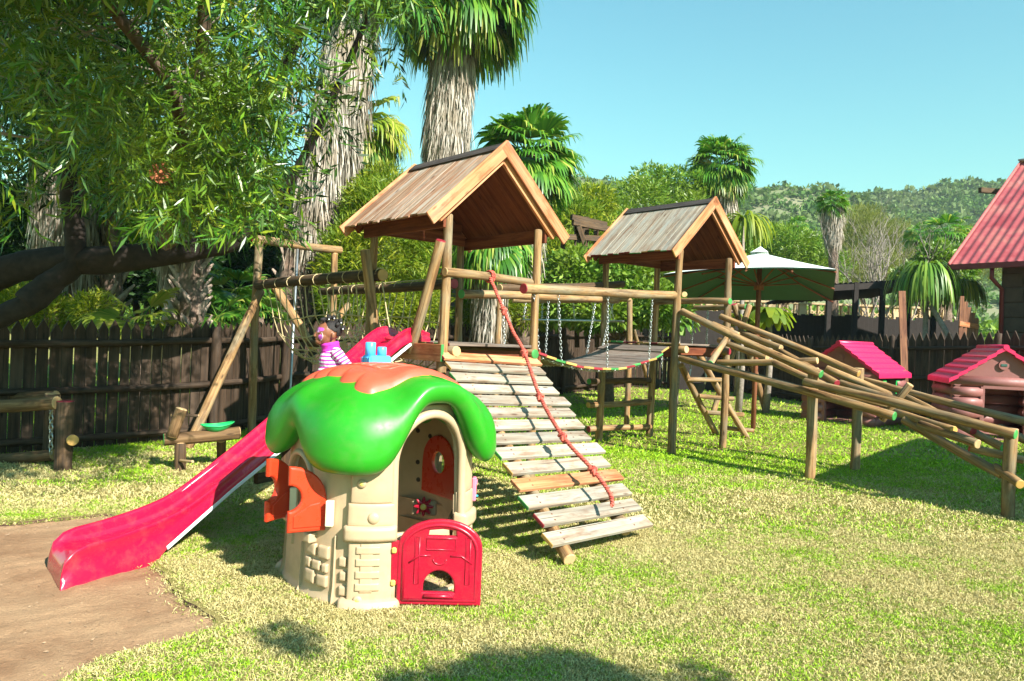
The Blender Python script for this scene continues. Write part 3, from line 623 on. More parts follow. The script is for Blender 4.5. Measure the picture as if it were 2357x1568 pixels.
# ---------------- plastic playhouse ----------------
PO = V((-.835, 4.90, 0)); pa = V((.77, .64, 0)).normalized(); pb = V((-pa.y, pa.x, 0))
HS, HT, NN = .545, .555, 2.6
BEI = plastic('beige_plastic', (.48, .35, .215), .42, .06, dirt=.34); GRN = plastic('green_roof_plastic', (.020, .29, .012), .36, .10, dirt=.14)
ORG = plastic('coral_roof_plastic', (.64, .10, .05), .36, .08, dirt=.15); BLU = plastic('blue_chimney_plastic', (.085, .42, .78), .32, .05)
SHT = plastic('orange_red_shutter', (.62, .045, .014), .28, .06); DOORM = plastic('crimson_door_plastic', (.38, .007, .028), .26, .06, dirt=.1)
YEL = plastic('yellow_bolt', (.72, .52, .12), .4); PNK = plastic('pink_letterbox', (.75, .20, .30), .35); CRE = plastic('cream_trim', (.78, .72, .50), .4)
PH = empty('plastic_playhouse', PO, 'toy playhouse with bulging green roof, beige walls and half-open crimson door, on the front lawn', 'playhouse')
def HP(s, t, z): return PO+pa*s+pb*t+Z*z
def wr(phi, z, off=0):
    c, s = math.cos(phi), math.sin(phi); r = (abs(c/HS)**NN+abs(s/HT)**NN)**(-1/NN); r = r*(1-.055*z)+off
    if z < .05: r += .02*(1-z/.05)
    return HP(r*c, r*s, z)
def rad_at(phi): c, s = math.cos(phi), math.sin(phi); return (abs(c/HS)**NN+abs(s/HT)**NN)**(-1/NN)
def hit(u, v):                       # sight line -> (phi, z) on the wall shell
    d = FW+RT*((u-CX)/FPX)+UP*((CY-v)/FPX); Y = 3.8; best = None
    while Y < 5.2:
        p = V((0, 0, EYE))+d*(Y/d.y)-PO; s, t = p.dot(pa), p.dot(pb); ph = math.atan2(t, s)
        g = math.hypot(s, t)-rad_at(ph)*(1-.055*p.z)
        if g < 0: return ph, p.z
        if best is None or g < best[0]: best = (g, ph, p.z)
        Y += .004
    return best[1:]
def inside(phi, z):
    r = rad_at(phi)*(1-.055*z); s, t = r*math.cos(phi), r*math.sin(phi)
    def arch(x, c, h, z0, zs, top): 
        q = abs(x-c)/h
        return q < 1 and z > z0 and z < zs+(top-zs)*math.sqrt(max(0, 1-q*q))
    if t < -.3 and arch(s, .045, .245, .03, .80, 1.10): return True
    if s < -.3 and arch(t, .08, .20, .42, .62, .82): return True
    if s > .3 and arch(t, .02, .18, .48, .68, .88): return True
    if t > .3 and arch(s, .0, .20, .46, .70, .92): return True
    return False
nph, nz_ = 300, 84; m = MB(); m2 = MB(); vi = {}; ztop = 1.16
for lay, off in ((0, 0.0), (1, -.035)):
    for i in range(nph):
        for j in range(nz_+1):
            ph = 2*math.pi*i/nph-math.pi; z = ztop*j/nz_; vi[(lay, i, j)] = len(m.v); m.v.append(tuple(wr(ph, z, off)))
keep = np.zeros((nph, nz_), bool)
for i in range(nph):
    for j in range(nz_): keep[i, j] = not inside(2*math.pi*(i+.5)/nph-math.pi, ztop*(j+.5)/nz_)
for i in range(nph):
    i2 = (i+1) % nph
    for j in range(nz_):
        if not keep[i, j]: continue
        a, b, c, d = vi[(0, i, j)], vi[(0, i2, j)], vi[(0, i2, j+1)], vi[(0, i, j+1)]; m.face((a, b, c, d), [(0, 0)]*4)
        a, b, c, d = vi[(1, i, j)], vi[(1, i2, j)], vi[(1, i2, j+1)], vi[(1, i, j+1)]; m.face((d, c, b, a), [(0, 0)]*4)
        for (di, dj, e0, e1) in ((1, 0, (i2, j), (i2, j+1)), (-1, 0, (i, j+1), (i, j)), (0, 1, (i2, j+1), (i, j+1)), (0, -1, (i, j), (i2, j))):
            ni, nj = (i+di) % nph, j+dj
            if not (0 <= nj < nz_) or not keep[ni, nj]:
                m.face((vi[(0, *e0)], vi[(1, *e0)], vi[(1, *e1)], vi[(0, *e1)]), [(0, 0)]*4, 0, False)
wall = m.build('wall', BEI, PH)
def patch(mb, p0, p1, z0, z1, off, back=-.01, rn=.012, n=10, k=6):
    """rounded slab that follows the wall"""
    rows = []; e = [0, .0, .25, 1]; 
    us = [p0, p0]+[p0+(p1-p0)*i/n for i in range(n+1)][1:-1]+[p1, p1]; rp = rn/.55
    us = [p0, p0+rp*.3, p0+rp]+[p0+rp+(p1-p0-2*rp)*i/n for i in range(1, n)]+[p1-rp, p1-rp*.3, p1]; zs = [z0, z0+rn*.3, z0+rn]+[z0+rn+(z1-z0-2*rn)*i/k for i in range(1, k)]+[z1-rn, z1-rn*.3, z1]
    U = len(us); K = len(zs)
    for b_, z in enumerate(zs):
        row = []
        for a_, u in enumerate(us):
            ed = min(a_, U-1-a_, b_, K-1-b_); o = back if ed == 0 else (off-rn*.35 if ed == 1 else off); row.append(wr(u, z, o))
        rows.append(row)
    mb.grid(rows)
# corner pillars
def fphi(s, t): return math.atan2(t, s)
phL0, phL1 = fphi(-.455, -.43), fphi(-.20, -.55); phR0, phR1 = fphi(.295, -.53), fphi(.46, -.40)
for (q0, q1) in ((phL0, phL1), (phR0, phR1), (fphi(.43, .44), fphi(.25, .54)), (fphi(-.25, .54), fphi(-.45, .42))):
    if q1 < q0: q0, q1 = q1, q0
    m = MB()
    patch(m, q0-.05, q1+.06, -.01, .055, .062, rn=.02); patch(m, q0+.02, q1-.01, .04, .385, .040); patch(m, q0-.03, q1+.02, .375, .475, .066, rn=.025)
    patch(m, q0+.0, q1, .465, .60, .042); patch(m, q0+.02, q1-.01, .595, 1.10, .038)
    patch(m, q0+.14, q0+.26, .09, .37, .046, rn=.006); 
    for zz in (.10, .17, .24, .31): patch(m, q0+.10, q1-.14, zz, zz+.045, .048, rn=.006)
    m.build('corner_pillar', BEI, PH)
def knob(u, v, r, mt, flat=.45, off=.045):
    h = hit(u, v)
    if not h: return
    p = wr(h[0], h[1], off); n_ = (p-V((PO.x, PO.y, p.z))).normalized(); x, y, _ = frame(n_)
    m = MB(); m.ball(p, r, 16, 8, sc=(1, 1, flat), axes=(x, y, n_)); kb = m.build('knob', mt, PH)
    if mt is BEI and r > .018 and r < .03:
        m = MB(); m.ball(p+n_*r*.35, r*.5, 12, 6, sc=(1, 1, .35), axes=(x, y, n_)); m.build('bolt', YEL, kb)
for (u, v, r) in ((837, 1110, .026), (834, 1234, .028), (853, 1224, .026), (826, 1376, .028), (861, 1189, .034), (1088, 1072, .022), (1103, 1174, .024), (1110, 1300, .022)): knob(u, v, r, BEI)
# half-timber relief and stones of the left wall
m = MB()
def rel(u0, v0, u1, v1, off=.016, rn=.007, n=5, k=4):
    a, b_ = hit(u0, v1), hit(u1, v0)
    if a and b_: patch(m, min(a[0], b_[0]), max(a[0], b_[0]), min(a[1], b_[1]), max(a[1], b_[1]), off, rn=rn, n=n, k=k)
for r_ in ((690, 1245, 700, 1380), (764, 1232, 776, 1388), (676, 1236, 812, 1252), (806, 1080, 815, 1400), (650, 1150, 660, 1330)): rel(*r_, off=.016)
m.build('timber_relief', BEI, PH)
for (x0, y0, x1, y1) in ((1812, 772, 1868, 842), (1878, 790, 1944, 872), (1806, 848, 1838, 918), (1844, 872, 1892, 936), (1898, 892, 1934, 958), (1803, 925, 1860, 1005), (1868, 962, 1930, 1035), (1995, 850, 2045, 925), (1998, 935, 2044, 1008), (1992, 1020, 2046, 1095)):
    m = MB(); rel(x0*.3915, 954.6+y0*.3915-6, x1*.3915, 954.6+y1*.3915-14, .022, .010, 4, 4)
    if m.v: m.build('relief_stone', BEI, PH)
# opening rims
def rimtube(c, h, z0, zs, top, side, r, mt, name, off=.0):
    pts = []
    def wp(x, z):
        rr = 1-.055*z
        if side in ('f', 'b'):
            t = HT*(max(0, 1-abs(x/HS)**NN))**(1/NN)*rr*(-1 if side == 'f' else 1); p = HP(x, t, z)
        else:
            s = HS*(max(0, 1-abs(x/HT)**NN))**(1/NN)*rr*(-1 if side == 'l' else 1); p = HP(s, x, z)
        n_ = (p-V((PO.x, PO.y, p.z))).normalized(); return p+n_*off
    for i in range(9): pts.append(wp(c-h, z0+(zs-z0)*i/8))
    for i in range(1, 24): a = math.pi*(1-i/24); pts.append(wp(c+h*math.cos(a), zs+(top-zs)*math.sin(a)))
    for i in range(9): pts.append(wp(c+h, zs+(z0-zs)*i/8))
    m = MB(); m.path(pts, r, 10); m.build(name, mt, PH); return wp
wpF = rimtube(.045, .25, .0, .80, 1.105, 'f', .028, BEI, 'door_frame', .012)
wpL = rimtube(.08, .205, .42, .62, .825, 'l', .02, BEI, 'window_frame'); rimtube(.02, .185, .48, .68, .885, 'r', .02, BEI, 'window_frame'); wpB = rimtube(.0, .205, .46, .70, .925, 'b', .02, BEI, 'window_frame', -.015)
m = MB(); q0, q1 = fphi(-.5, -.14), fphi(-.5, .30)
patch(m, -math.pi, fphi(-.54, -.17), .385, .435, .05, rn=.012); patch(m, fphi(-.54, .31), math.pi, .385, .435, .05, rn=.012)
patch(m, fphi(-.54, -.13), fphi(-.54, -.20), .33, .39, .06, rn=.01); m.build('window_sill', BEI, PH)
# dark discs on the inner back wall, standing in for shaded dimples
m = MB()
for (u, v) in ((923, 1000), (921, 1076), (921, 1118), (929, 1186), (948, 1010), (1038, 1030)):
    d = FW+RT*((u-CX)/FPX)+UP*((CY-v)/FPX); p = V((0, 0, EYE))+d*(5.15/d.y)
    ph = math.atan2((p-PO).dot(pb), (p-PO).dot(pa)); w_ = wr(ph, p.z, -.036); n_ = (V((PO.x, PO.y, w_.z))-w_).normalized(); x, y, _ = frame(n_)
    m.path([w_-n_*.002, w_+n_*.003], .017, 14)
m.build('dimple_disc', simple('dimple_shade', (.03, .02, .015), .8), PH)
# shutters
def shutter(hinge, outdir, w=.235, h0=.36, h1=.50, zb=.42, side=1):
    X = V(outdir).normalized(); L = [(0.0, 0), (w, 0)]; 
    cy = h1*.52; rc = .075
    for i in range(0, 13): a = -math.pi/2+math.pi*i/12; L.append((w-rc*math.cos(a)*1.0, cy+rc*math.sin(a)))
    L.append((w, h1))
    for i in range(1, 10): a = math.pi/2*i/10; L.append((w-w*math.sin(a), h0*.55+(h1-h0*.55)*math.cos(a)**.8))
    L.append((0, h0*.5))
    s_ = plate('shutter', [L], .045, .016, V(hinge)+Z*zb, X, Z, SHT, PH)
    nrm = X.cross(Z); Lb = [(.03, .03), (w-.03, .03), (w-.03, .10), (w*.45, .16), (.045, .17)]
    plate('panel_relief', [Lb], .012, .005, V(hinge)+Z*zb+nrm*.024, X, Z, SHT, s_); plate('panel_relief', [Lb], .012, .005, V(hinge)+Z*zb-nrm*.024, X, Z, SHT, s_)
    return s_
hl = wpL(.08+.22, .5); hr = wpL(.08-.22, .5); 
hA = at(750, 1200, 4.40); hA.z = .41; fA = at(664, 1200, 4.30); hB = at(672, 1200, 4.72); hB.z = .41; fB = at(611, 1200, 4.52)
shutter(hA, V((fA.x-hA.x, fA.y-hA.y, 0)), w=.225, h0=.26, h1=.385, zb=0); shutter(hB, V((fB.x-hB.x, fB.y-hB.y, 0)), w=.225, h0=.26, h1=.385, zb=0)
for h_, u_ in ((hA, 759), (hB, 675)):
    m = MB(); q = at(u_, 1180, h_.y-.07); m.beam(V((q.x, q.y, .45)), V((q.x, q.y, .60)), V((1, 0, 0)), .035, .045); m.build('hinge_strip', CRE, PH)
# back window shutters, closed, seen through the doorway
pB = HP(0, .535, 0); Lr = []
for i in range(0, 21): a = math.pi*i/20; Lr.append((.2*math.cos(a), .22+.2*math.sin(a)))
Lr += [(-.2, 0), (.2, 0)]; circ = [(.075*math.cos(2*math.pi*i/20), .23+.075*math.sin(2*math.pi*i/20)) for i in range(20)]
plate('shutter', [Lr, circ], .03, .01, HP(0, .50, .47), pa, Z, SHT, PH)
plate('shutter', [Lr, circ], .03, .01, HP(.485, .02, .46), pb, Z, SHT, PH)
fl = MB(); cF = at(975, 1166, 5.02); X_, Y_, _ = V((1, 0, 0)), Z, 0; out = [((.052+.016*math.cos(8*a))*math.cos(a), (.052+.016*math.cos(8*a))*math.sin(a)) for a in [2*math.pi*i/64 for i in range(64)]]
fw_ = plate('flower_wheel', [out], .03, .008, cF, X_, Z, DOORM, PH); m = MB(); m.ball(cF-V((0, .02, 0)), .022, 12, 6, sc=(1, .5, 1)); m.build('hub', YEL, fw_)
m = MB(); m.box(cF+V((0, .05, -.02)), V((1, 0, 0)), V((0, 1, 0)), Z, .17, .04, .10, bev=.015); m.build('wheel_console', BEI, PH)
m = MB(); rows_f = [[HP(r*math.cos(q), r*math.sin(q), .012) for q in [2*math.pi*i/40 for i in range(40)]] for r in (.02, .5)]; m.grid(rows_f, wrap=True); m.build('floor', simple('sandy_floor', (.42, .30, .19), .9, 0, 20, .3), PH)
# letterbox
ph_, z_ = hit(1084, 1125); p = wr(ph_, z_, .05); n_ = (p-V((PO.x, PO.y, p.z))).normalized(); x_ = Z.cross(n_).normalized()
m = MB(); m.box(p, Z, x_, n_, .155, .062, .03, bev=.008); lb = m.build('letterbox', PNK, PH)
m = MB(); m.box(p+n_*.015+Z*.045, x_, Z, n_, .045, .03, .012, bev=.004); m.build('letter_flap', PNK, lb)
m = MB(); m.ball(p+n_*.017-Z*.045, .014, 12, 6, sc=(1, 1, .6)); m.build('button', plastic('teal_button', (.03, .38, .42), .3), lb)
# door
dO = at(911, 1390, 4.33); sc_ = 4.33/FPX; dX = V((.998, .055, 0)).normalized()
def dp(x, y): return ((x-908)*sc_, (1390-y)*sc_)
O_ = [dp(908, 1390), dp(1103, 1390), dp(1103, 1262)]+[dp(1005.5+97.5*math.cos(a), 1262-71*math.sin(a)**.9) for a in [math.pi*i/20 for i in range(1, 20)]]+[dp(908, 1262)]
hole = [dp(969, 1359), dp(1040, 1359)]+[dp(1004.5+35.5*math.cos(a), 1348-38*math.sin(a)) for a in [math.pi*i/16 for i in range(0, 17)]]
slot = [dp(978, 1229), dp(1041, 1229), dp(1040, 1217), dp(1010, 1214), dp(980, 1217)]
dr = plate('door', [O_, hole, slot], .034, .012, dO, dX, Z, DOORM, PH)
def d3(x, y, o=0): q = dp(x, y); return dO+dX*q[0]+Z*q[1]+dX.cross(Z)*o
m = MB(); ins = [(922, 1378), (922, 1262)]+[(1005.5-84*math.cos(a), 1262-58*math.sin(a)) for a in [math.pi*i/16 for i in range(1, 16)]]+[(1090, 1262), (1090, 1378)]
m.path([d3(x, y, .012) for x, y in ins]+[d3(922, 1378, .012)], .012, 8); m.path([d3(972, 1368, .02), d3(1040, 1368, .02)], .012, 8)
nd = dX.cross(Z)
def dframe(x0, y0, x1, y1, r=.004): m.path([d3(x0, y0, .017), d3(x1, y0, .017), d3(x1, y1, .017), d3(x0, y1, .017)], r, 6, closed=True)
dframe(974, 1235, 1041, 1261, .005); dframe(948, 1232, 958, 1340); dframe(1065, 1232, 1075, 1340)
m.path([d3(935, 1292, .017), d3(958, 1275, .017), d3(985, 1275, .017)], .006, 6); m.path([d3(1080, 1292, .017), d3(1055, 1275, .017), d3(1030, 1275, .017)], .006, 6)
m.path([d3(1005+15*math.cos(a), 1283-12*math.sin(a), .017) for a in [math.pi+math.pi*i/10 for i in range(11)]], .005, 6)
m.build('raised_moulding', DOORM, dr)
plate('hinge_flange', [[dp(893, 1345), dp(912, 1345), dp(912, 1243), dp(893, 1243)]], .024, .008, dO, dX, Z, DOORM, dr)
for v_ in (1265, 1340): m = MB(); q = d3(900, v_, .0); m.box(q, dX, nd, Z, .028, .05, .034, bev=.007); m.build('hinge', YEL, PH)
# roof
def cphi(ph): return math.sin(2*ph)**2
def adiff(a, b): return abs((a-b+math.pi) % (2*math.pi)-math.pi)
def RR(ph): return .625+.135*cphi(ph)+.03*math.exp(-(adiff(ph, -math.pi/2)/.5)**2)
def ZR(ph):
    z = .775+.40*math.exp(-(adiff(ph, -math.pi/2+.07)/.41)**3.2)
    for c, w in ((math.pi, .27), (0, .27), (math.pi/2, .30)): z = max(z, .775+.20*math.exp(-(adiff(ph, c)/w)**2))
    return z
def zsurf(ph, a):
    zb = ZR(ph)+.10; return zb+(ZT-zb)*math.cos(a)**.74
ZT = 1.345
def prof(ph):
    R, zr = RR(ph), ZR(ph); zb = zr+.10; P = []
    for i in range(0, 15):
        a = math.pi/2*i/14; P.append((R*math.sin(a), zsurf(ph, a)))
    for i in range(1, 9): a = math.pi*i/9; P.append((R-.075+.075*math.cos(a), zb-.10*math.sin(a)**1.0*(1 if a < math.pi/2 else .9)-(0 if a < math.pi/2 else 0)))
    P.append((R-.155, zb+.01)); P.append((R-.20, zb+.06)); P.append((max(.02, R-.34), min(ZT-.05, zb+.13))); P.append((.02, ZT-.045)); return P
NP = 160; cols_p = [prof(2*math.pi*i/NP) for i in range(NP)]
rows = [[HP(cols_p[i][j][0]*math.cos(2*math.pi*i/NP), cols_p[i][j][0]*math.sin(2*math.pi*i/NP), cols_p[i][j][1]) for i in range(NP)] for j in range(len(cols_p[0]))]
m = MB(); m.grid(rows, wrap=True, flip=False); rf = m.build('roof', GRN, PH)
def rz(s, t):
    r = math.hypot(s, t); ph = math.atan2(t, s); q = min(.999, r/RR(ph)); return zsurf(ph, math.asin(q))
m = MB()
for ph in (-math.pi/2+.16,):
    m.path([HP(r*math.cos(ph), r*math.sin(ph), rz(r*math.cos(ph), r*math.sin(ph))+.001) for r in [.28+.31*i/10 for i in range(11)]], .006, 6)
m.build('seam', plastic('dark_green_seam', (.02, .25, .02), .4), rf)
m = MB(); rows = []; NT, NSs = 61, 34
for i in range(NT):
    t = -.45+.94*i/(NT-1); ph = (t+.45)/.94*5.0; sc = abs(math.sin(math.pi*ph))**.7; s0_ = -.33-.065*sc*(1 if .0 < i < NT else 0); s1_ = .35; row = []
    ends = min(1, min(i, NT-1-i)/3)
    for j in range(NSs+1):
        f = j/NSs; s_ = s0_+(s1_-s0_)*(f**1.0); ed = min(j, NSs-j); lift = {0: -.015, 1: .018, 2: .030, 3: .037}.get(ed, .040)
        lift = min(lift, {0: -.015, 1: .020, 2: .034}.get(min(i, NT-1-i), .040)); row.append(HP(s_, t, rz(s_, t)+lift))
    rows.append(row)
m.grid(rows, flip=False); cp = m.build('roof_cap', ORG, rf)
m = MB()
def capline(pl, r=.0055): m.path([HP(s, t, rz(s, t)+.040) for s, t in pl], r, 6)
bx_ = [(-.17, -.22), (-.19, 0), (-.18, .30), (-.10, .38), (.1, .38), (.2, .3), (.21, 0), (.18, -.22), (.05, -.26), (-.10, -.26), (-.17, -.22)]
bxd = []
for i in range(len(bx_)-1):
    for k in range(5): bxd.append((bx_[i][0]+(bx_[i+1][0]-bx_[i][0])*k/5, bx_[i][1]+(bx_[i+1][1]-bx_[i][1])*k/5))
capline(bxd+[bxd[0]])
for k in range(6): t = -.2+k*.1; capline([(-.17+.34*q/8, t+(.05*q/8)) for q in range(9)]); capline([(-.17+.34*q/8, t+.05-(.05*q/8)) for q in range(9)])
m.build('cap_relief', ORG, cp)
# chimney
cs, ct = .07, .22; cz = rz(cs, ct)+.02
m = MB(); m.box(HP(cs, ct, cz+.035), pa, pb, Z, .17, .13, .09, bev=.015); ch = m.build('chimney', BLU, rf)
m = MB(); m.path([HP(cs-.045, ct+.01, cz+.07), HP(cs-.045, ct+.01, cz+.165), HP(cs-.045, ct+.01, cz+.17)], [.037, .036, .030], 20); m.build('chimney_pot', BLU, ch)
m = MB(); m.path([HP(cs+.03, ct-.015, cz+.07), HP(cs+.03, ct-.015, cz+.135), HP(cs+.03, ct-.015, cz+.14)], [.033, .032, .027], 20); m.build('chimney_pot', BLU, ch)
m = MB(); q = HP(cs-.087, ct, cz+.04)
for y0, y1 in ((-.055, -.04), (-.03, .03), (.04, .055)): m = MB(); m.path([q+pb*y0-Z*.03, q+pb*y1-Z*.03, q+pb*y1+Z*.025, q+pb*y0+Z*.025], .0025, 5, closed=True); m.build('chimney_relief', BLU, ch)
# ---------------- girl on the slide ----------------
def solidify(parts_mb, name, mat, parent, vox=.006, smooth=6, post=None):
    """melt overlapping shapes into one continuous skin"""
    me = bpy.data.meshes.new(name); me.from_pydata(parts_mb.v, [], parts_mb.f); o = bpy.data.objects.new('tmp', me); COL.objects.link(o)
    r = o.modifiers.new('r', 'REMESH'); r.mode = 'VOXEL'; r.voxel_size = vox
    s = o.modifiers.new('s', 'SMOOTH'); s.iterations = smooth; s.factor = .5
    dg = bpy.context.evaluated_depsgraph_get(); dg.update(); nm = bpy.data.meshes.new_from_object(o.evaluated_get(dg)); bpy.data.objects.remove(o)
    nm.transform(Matrix.Translation(-parent_world(parent))); nm.materials.clear(); nm.materials.append(mat); nm.name = name
    for p in nm.polygons: p.use_smooth = True
    ob = bpy.data.objects.new(name, nm); COL.objects.link(ob); ob.parent = parent; return ob
HIP = at(727+1, 890-28+6, 7.02); HIP = V((HIP.x, HIP.y, HIP.z))
fx = V((-.90, -.44, 0)).normalized(); fy = V((fx.y, -fx.x, 0)); fy = fy if fy.y < 0 else -fy       # fx: facing, fy: towards her left (camera) side
KID = empty('person', HIP, 'small child in pink and white striped top with painted face, sitting on the slide', 'person')
HIPX = at(757, 871, 7.02)
KID.location = HIPX
def K(x, y, z): return HIPX+fx*x+fy*y+Z*z
ms_, n, b = newmat('skin_face_paint'); o = coord(n, 'Object')
skin = mix(n, ramp(n, noise(n, o, 30, 3), [(.4, (0,)*3), (.6, (1,)*3)]), (.20, .075, .035), (.245, .095, .048))
def spot(c, src, col, r, soft, stretch=(1, 1, 1)):
    loc = K(*c)-HIPX; v = n.nodes.new('ShaderNodeVectorMath'); v.operation = 'SUBTRACT'; n.links.new(o, v.inputs[0]); v.inputs[1].default_value = loc
    s = n.nodes.new('ShaderNodeVectorMath'); s.operation = 'MULTIPLY'; n.links.new(v.outputs[0], s.inputs[0]); s.inputs[1].default_value = stretch
    l = n.nodes.new('ShaderNodeVectorMath'); l.operation = 'LENGTH'; n.links.new(s.outputs[0], l.inputs[0])
    f = ramp(n, l.outputs['Value'], [(r, (1, 1, 1)), (r+soft, (0, 0, 0))]); return mix(n, f, src, col)
skin = spot((.115, .03, .400), skin, (.50, .09, .50), .028, .008, (1, 1, 1.4)); skin = spot((.09, .055, .402), skin, (.50, .09, .50), .022, .006, (1, 1, 1.6))
skin = spot((.118, .03, .388), skin, (.72, .72, .78), .013, .004, (1, 1, 1.2)); skin = spot((.112, .03, .408), skin, (.75, .75, .80), .009, .003)
skin = spot((.098, .06, .338), skin, (.50, .09, .50), .020, .006, (1, 1, 1)); skin = spot((.10, -.05, .338), skin, (.50, .09, .50), .020, .006)
n.links.new(skin, b.inputs['Base Color']); b.inputs['Roughness'].default_value = .45; SKIN = ms_
AX = (fx, fy, Z)
m = MB()
m.ball(K(.020, 0, .386), .092, 20, 14, sc=(1.0, .82, .92), axes=AX); m.ball(K(.050, 0, .345), .075, 18, 12, sc=(.98, .86, .98), axes=AX)
m.ball(K(.092, 0, .300), .034, 14, 10, sc=(.95, 1.1, .85), axes=AX)                     # chin
m.ball(K(.126, 0, .347), .013, 10, 8, sc=(1.1, 1.1, .9), axes=AX); m.path([K(.112, 0, .378), K(.126, 0, .350)], [.008, .012], 8)   # nose
m.ball(K(.112, 0, .322), .017, 12, 8, sc=(.9, 1.4, .5), axes=AX); m.ball(K(.109, 0, .311), .015, 12, 8, sc=(.9, 1.2, .6), axes=AX)   # lips
for s in (1, -1):
    m.ball(K(.077, .04*s, .338), .034, 12, 8, sc=(.9, .7, .9), axes=AX)                  # cheek
    m.ball(K(-.005, .082*s, .356), .021, 12, 8, sc=(.8, .35, 1.25), axes=AX)             # ear
m.path([K(.0, 0, .32), K(-.012, 0, .20)], [.042, .048], 14)
m.ball(K(-.02, 0, .13), .09, 16, 12, sc=(.9, 1.15, 1.2), axes=AX); m.ball(K(-.01, 0, .03), .088, 16, 12, sc=(1, 1.1, .9), axes=AX)
down = V((-.448, -.894, -.42)).normalized()
for s in (1, -1):
    sh = K(-.03, .105*s, .215); el = K(-.115, .15*s, .115); wr_ = K(-.165, .155*s, .028)
    m.path([sh, el, wr_], [.034, .027, .019], 12); pm = wr_+(wr_-el).normalized()*.03; m.ball(pm, .024, 12, 8, sc=(.8, 1.0, 1.1), axes=AX)
    for q in range(4):
        k0 = pm+fx*(.012-.009*q)-Z*.012; m.path([k0, k0+fy*.022*s-Z*.010+fx*.004, k0+fy*.034*s-Z*.026], [.0065, .006, .005], 8)
    m.path([pm+fx*.015, pm+fx*.034-Z*.006, pm+fx*.042-Z*.02], [.0075, .0065, .0055], 8)
    h = K(0, .06*s, 0); kn = h+down*.21+Z*.05; an = h+down*.42-Z*.01; m.path([h, kn, an, an+down*.03+Z*.05], [.058, .045, .03, .026], 12)
body = solidify(m, 'body', SKIN, KID, .0042, 3)
EYE_D = simple('dark_eye', (.02, .012, .01), .3, 0, 5, .1, 0)
for s in (1, -1):
    m = MB(); m.path([K(.108, .022*s, .370), K(.106, .034*s, .366), K(.098, .048*s, .368)], .003, 6); m.build('eyelid', EYE_D, KID)
for k in range(3): m = MB(); m.path([K(.100, .058, .346-k*.009), K(.080, .073, .347-k*.010)], .0013, 5); m.build('painted_whisker', EYE_D, KID)
m = MB(); m.path([K(.085, .062, .378), K(.078, .070, .35), K(.083, .066, .32), K(.095, .05, .30)], .0018, 5); m.build('painted_outline', simple('white_paint', (.75, .72, .7), .5), KID)
HAIR = simple('black_hair', (.012, .009, .008), .7, 0, 120, .5, 1.0)
m = MB(); m.ball(K(-.002, 0, .396), .092, 20, 14, sc=(1.02, .86, .92), axes=AX)
hcap = solidify(m, 'hair', HAIR, KID, .005, 1)
m2_ = bmesh.new(); m2_.from_mesh(hcap.data); kill = []
for v_ in m2_.verts:
    w = v_.co; x, z_ = w.dot(fx), w.z
    if z_ < .385+.45*max(0, x+.02) and not (x < -.035 and z_ > .345): kill.append(v_)
bmesh.ops.delete(m2_, geom=kill, context='VERTS'); m2_.to_mesh(hcap.data); m2_.free()
CLIP = plastic('white_clip', (.8, .8, .85), .3)
for (x, y, z_) in ((.075, .03, .475), (.03, .05, .495), (-.02, .02, .505), (-.03, .075, .44), (-.075, .03, .47), (-.085, .06, .42), (.05, -.04, .48), (-.05, -.05, .47), (.015, .0, .51)):
    m = MB()
    for k in range(5): m.ball(K(x+random.uniform(-.012, .012), y+random.uniform(-.01, .01), z_+random.uniform(-.012, .012)), random.uniform(.012, .019), 9, 7)
    bn = solidify(m, 'hair_bun', HAIR, KID, .005, 0); 
    if random.random() < .35: m = MB(); m.ball(K(x+.004, y+.024, z_-.01), .006, 8, 6); m.build('hair_clip', CLIP, bn)
def stripe(name, vec, freq, ph):
    mm, n, b = newmat(name); o = coord(n, 'Object'); d = n.nodes.new('ShaderNodeVectorMath'); d.operation = 'DOT_PRODUCT'; n.links.new(o, d.inputs[0]); d.inputs[1].default_value = vec
    nz = noise(n, o, 14, 2); a = n.nodes.new('ShaderNodeMath'); a.operation = 'MULTIPLY_ADD'; n.links.new(d.outputs['Value'], a.inputs[0]); a.inputs[1].default_value = freq
    q = n.nodes.new('ShaderNodeMath'); q.operation = 'MULTIPLY_ADD'; n.links.new(nz, q.inputs[0]); q.inputs[1].default_value = .5; q.inputs[2].default_value = ph; n.links.new(q.outputs[0], a.inputs[2])
    f = n.nodes.new('ShaderNodeMath'); f.operation = 'FRACT'; n.links.new(a.outputs[0], f.inputs[0])
    c = ramp(n, f.outputs[0], [(0, (.60, .06, .42)), (.5, (.60, .06, .42)), (.54, (.80, .78, .82)), (.97, (.80, .78, .82))]); n.links.new(c, b.inputs['Base Color']); b.inputs['Roughness'].default_value = .9
    bump(n, b, noise(n, o, 45, 4), .5, .006); return mm
m = MB(); m.ball(K(-.026, 0, .145), .098, 18, 12, sc=(1.14, 1.15, 1.22), axes=AX); m.ball(K(-.018, 0, .04), .098, 18, 12, sc=(1.2, 1.1, .95), axes=AX)
for s in (1, -1): m.ball(K(-.03, .09*s, .215), .046, 12, 8)
solidify(m, 'striped_top', stripe('striped_knit', (0, 0, 1), 33, 0), KID, .005, 5)
for s in (1, -1):
    sh = K(-.03, .105*s, .215); el = K(-.115, .15*s, .115); wr_ = K(-.163, .155*s, .032); ax_ = (wr_-sh).normalized()
    m = MB(); m.path([sh+(sh-el)*.12, sh, sh.lerp(el, .5), el, el.lerp(wr_, .5), wr_], [.04, .050, .043, .038, .034, .029], 14); solidify(m, 'sleeve', stripe('striped_sleeve', tuple(ax_), 33, .3), KID, .005, 3)
m = MB(); 
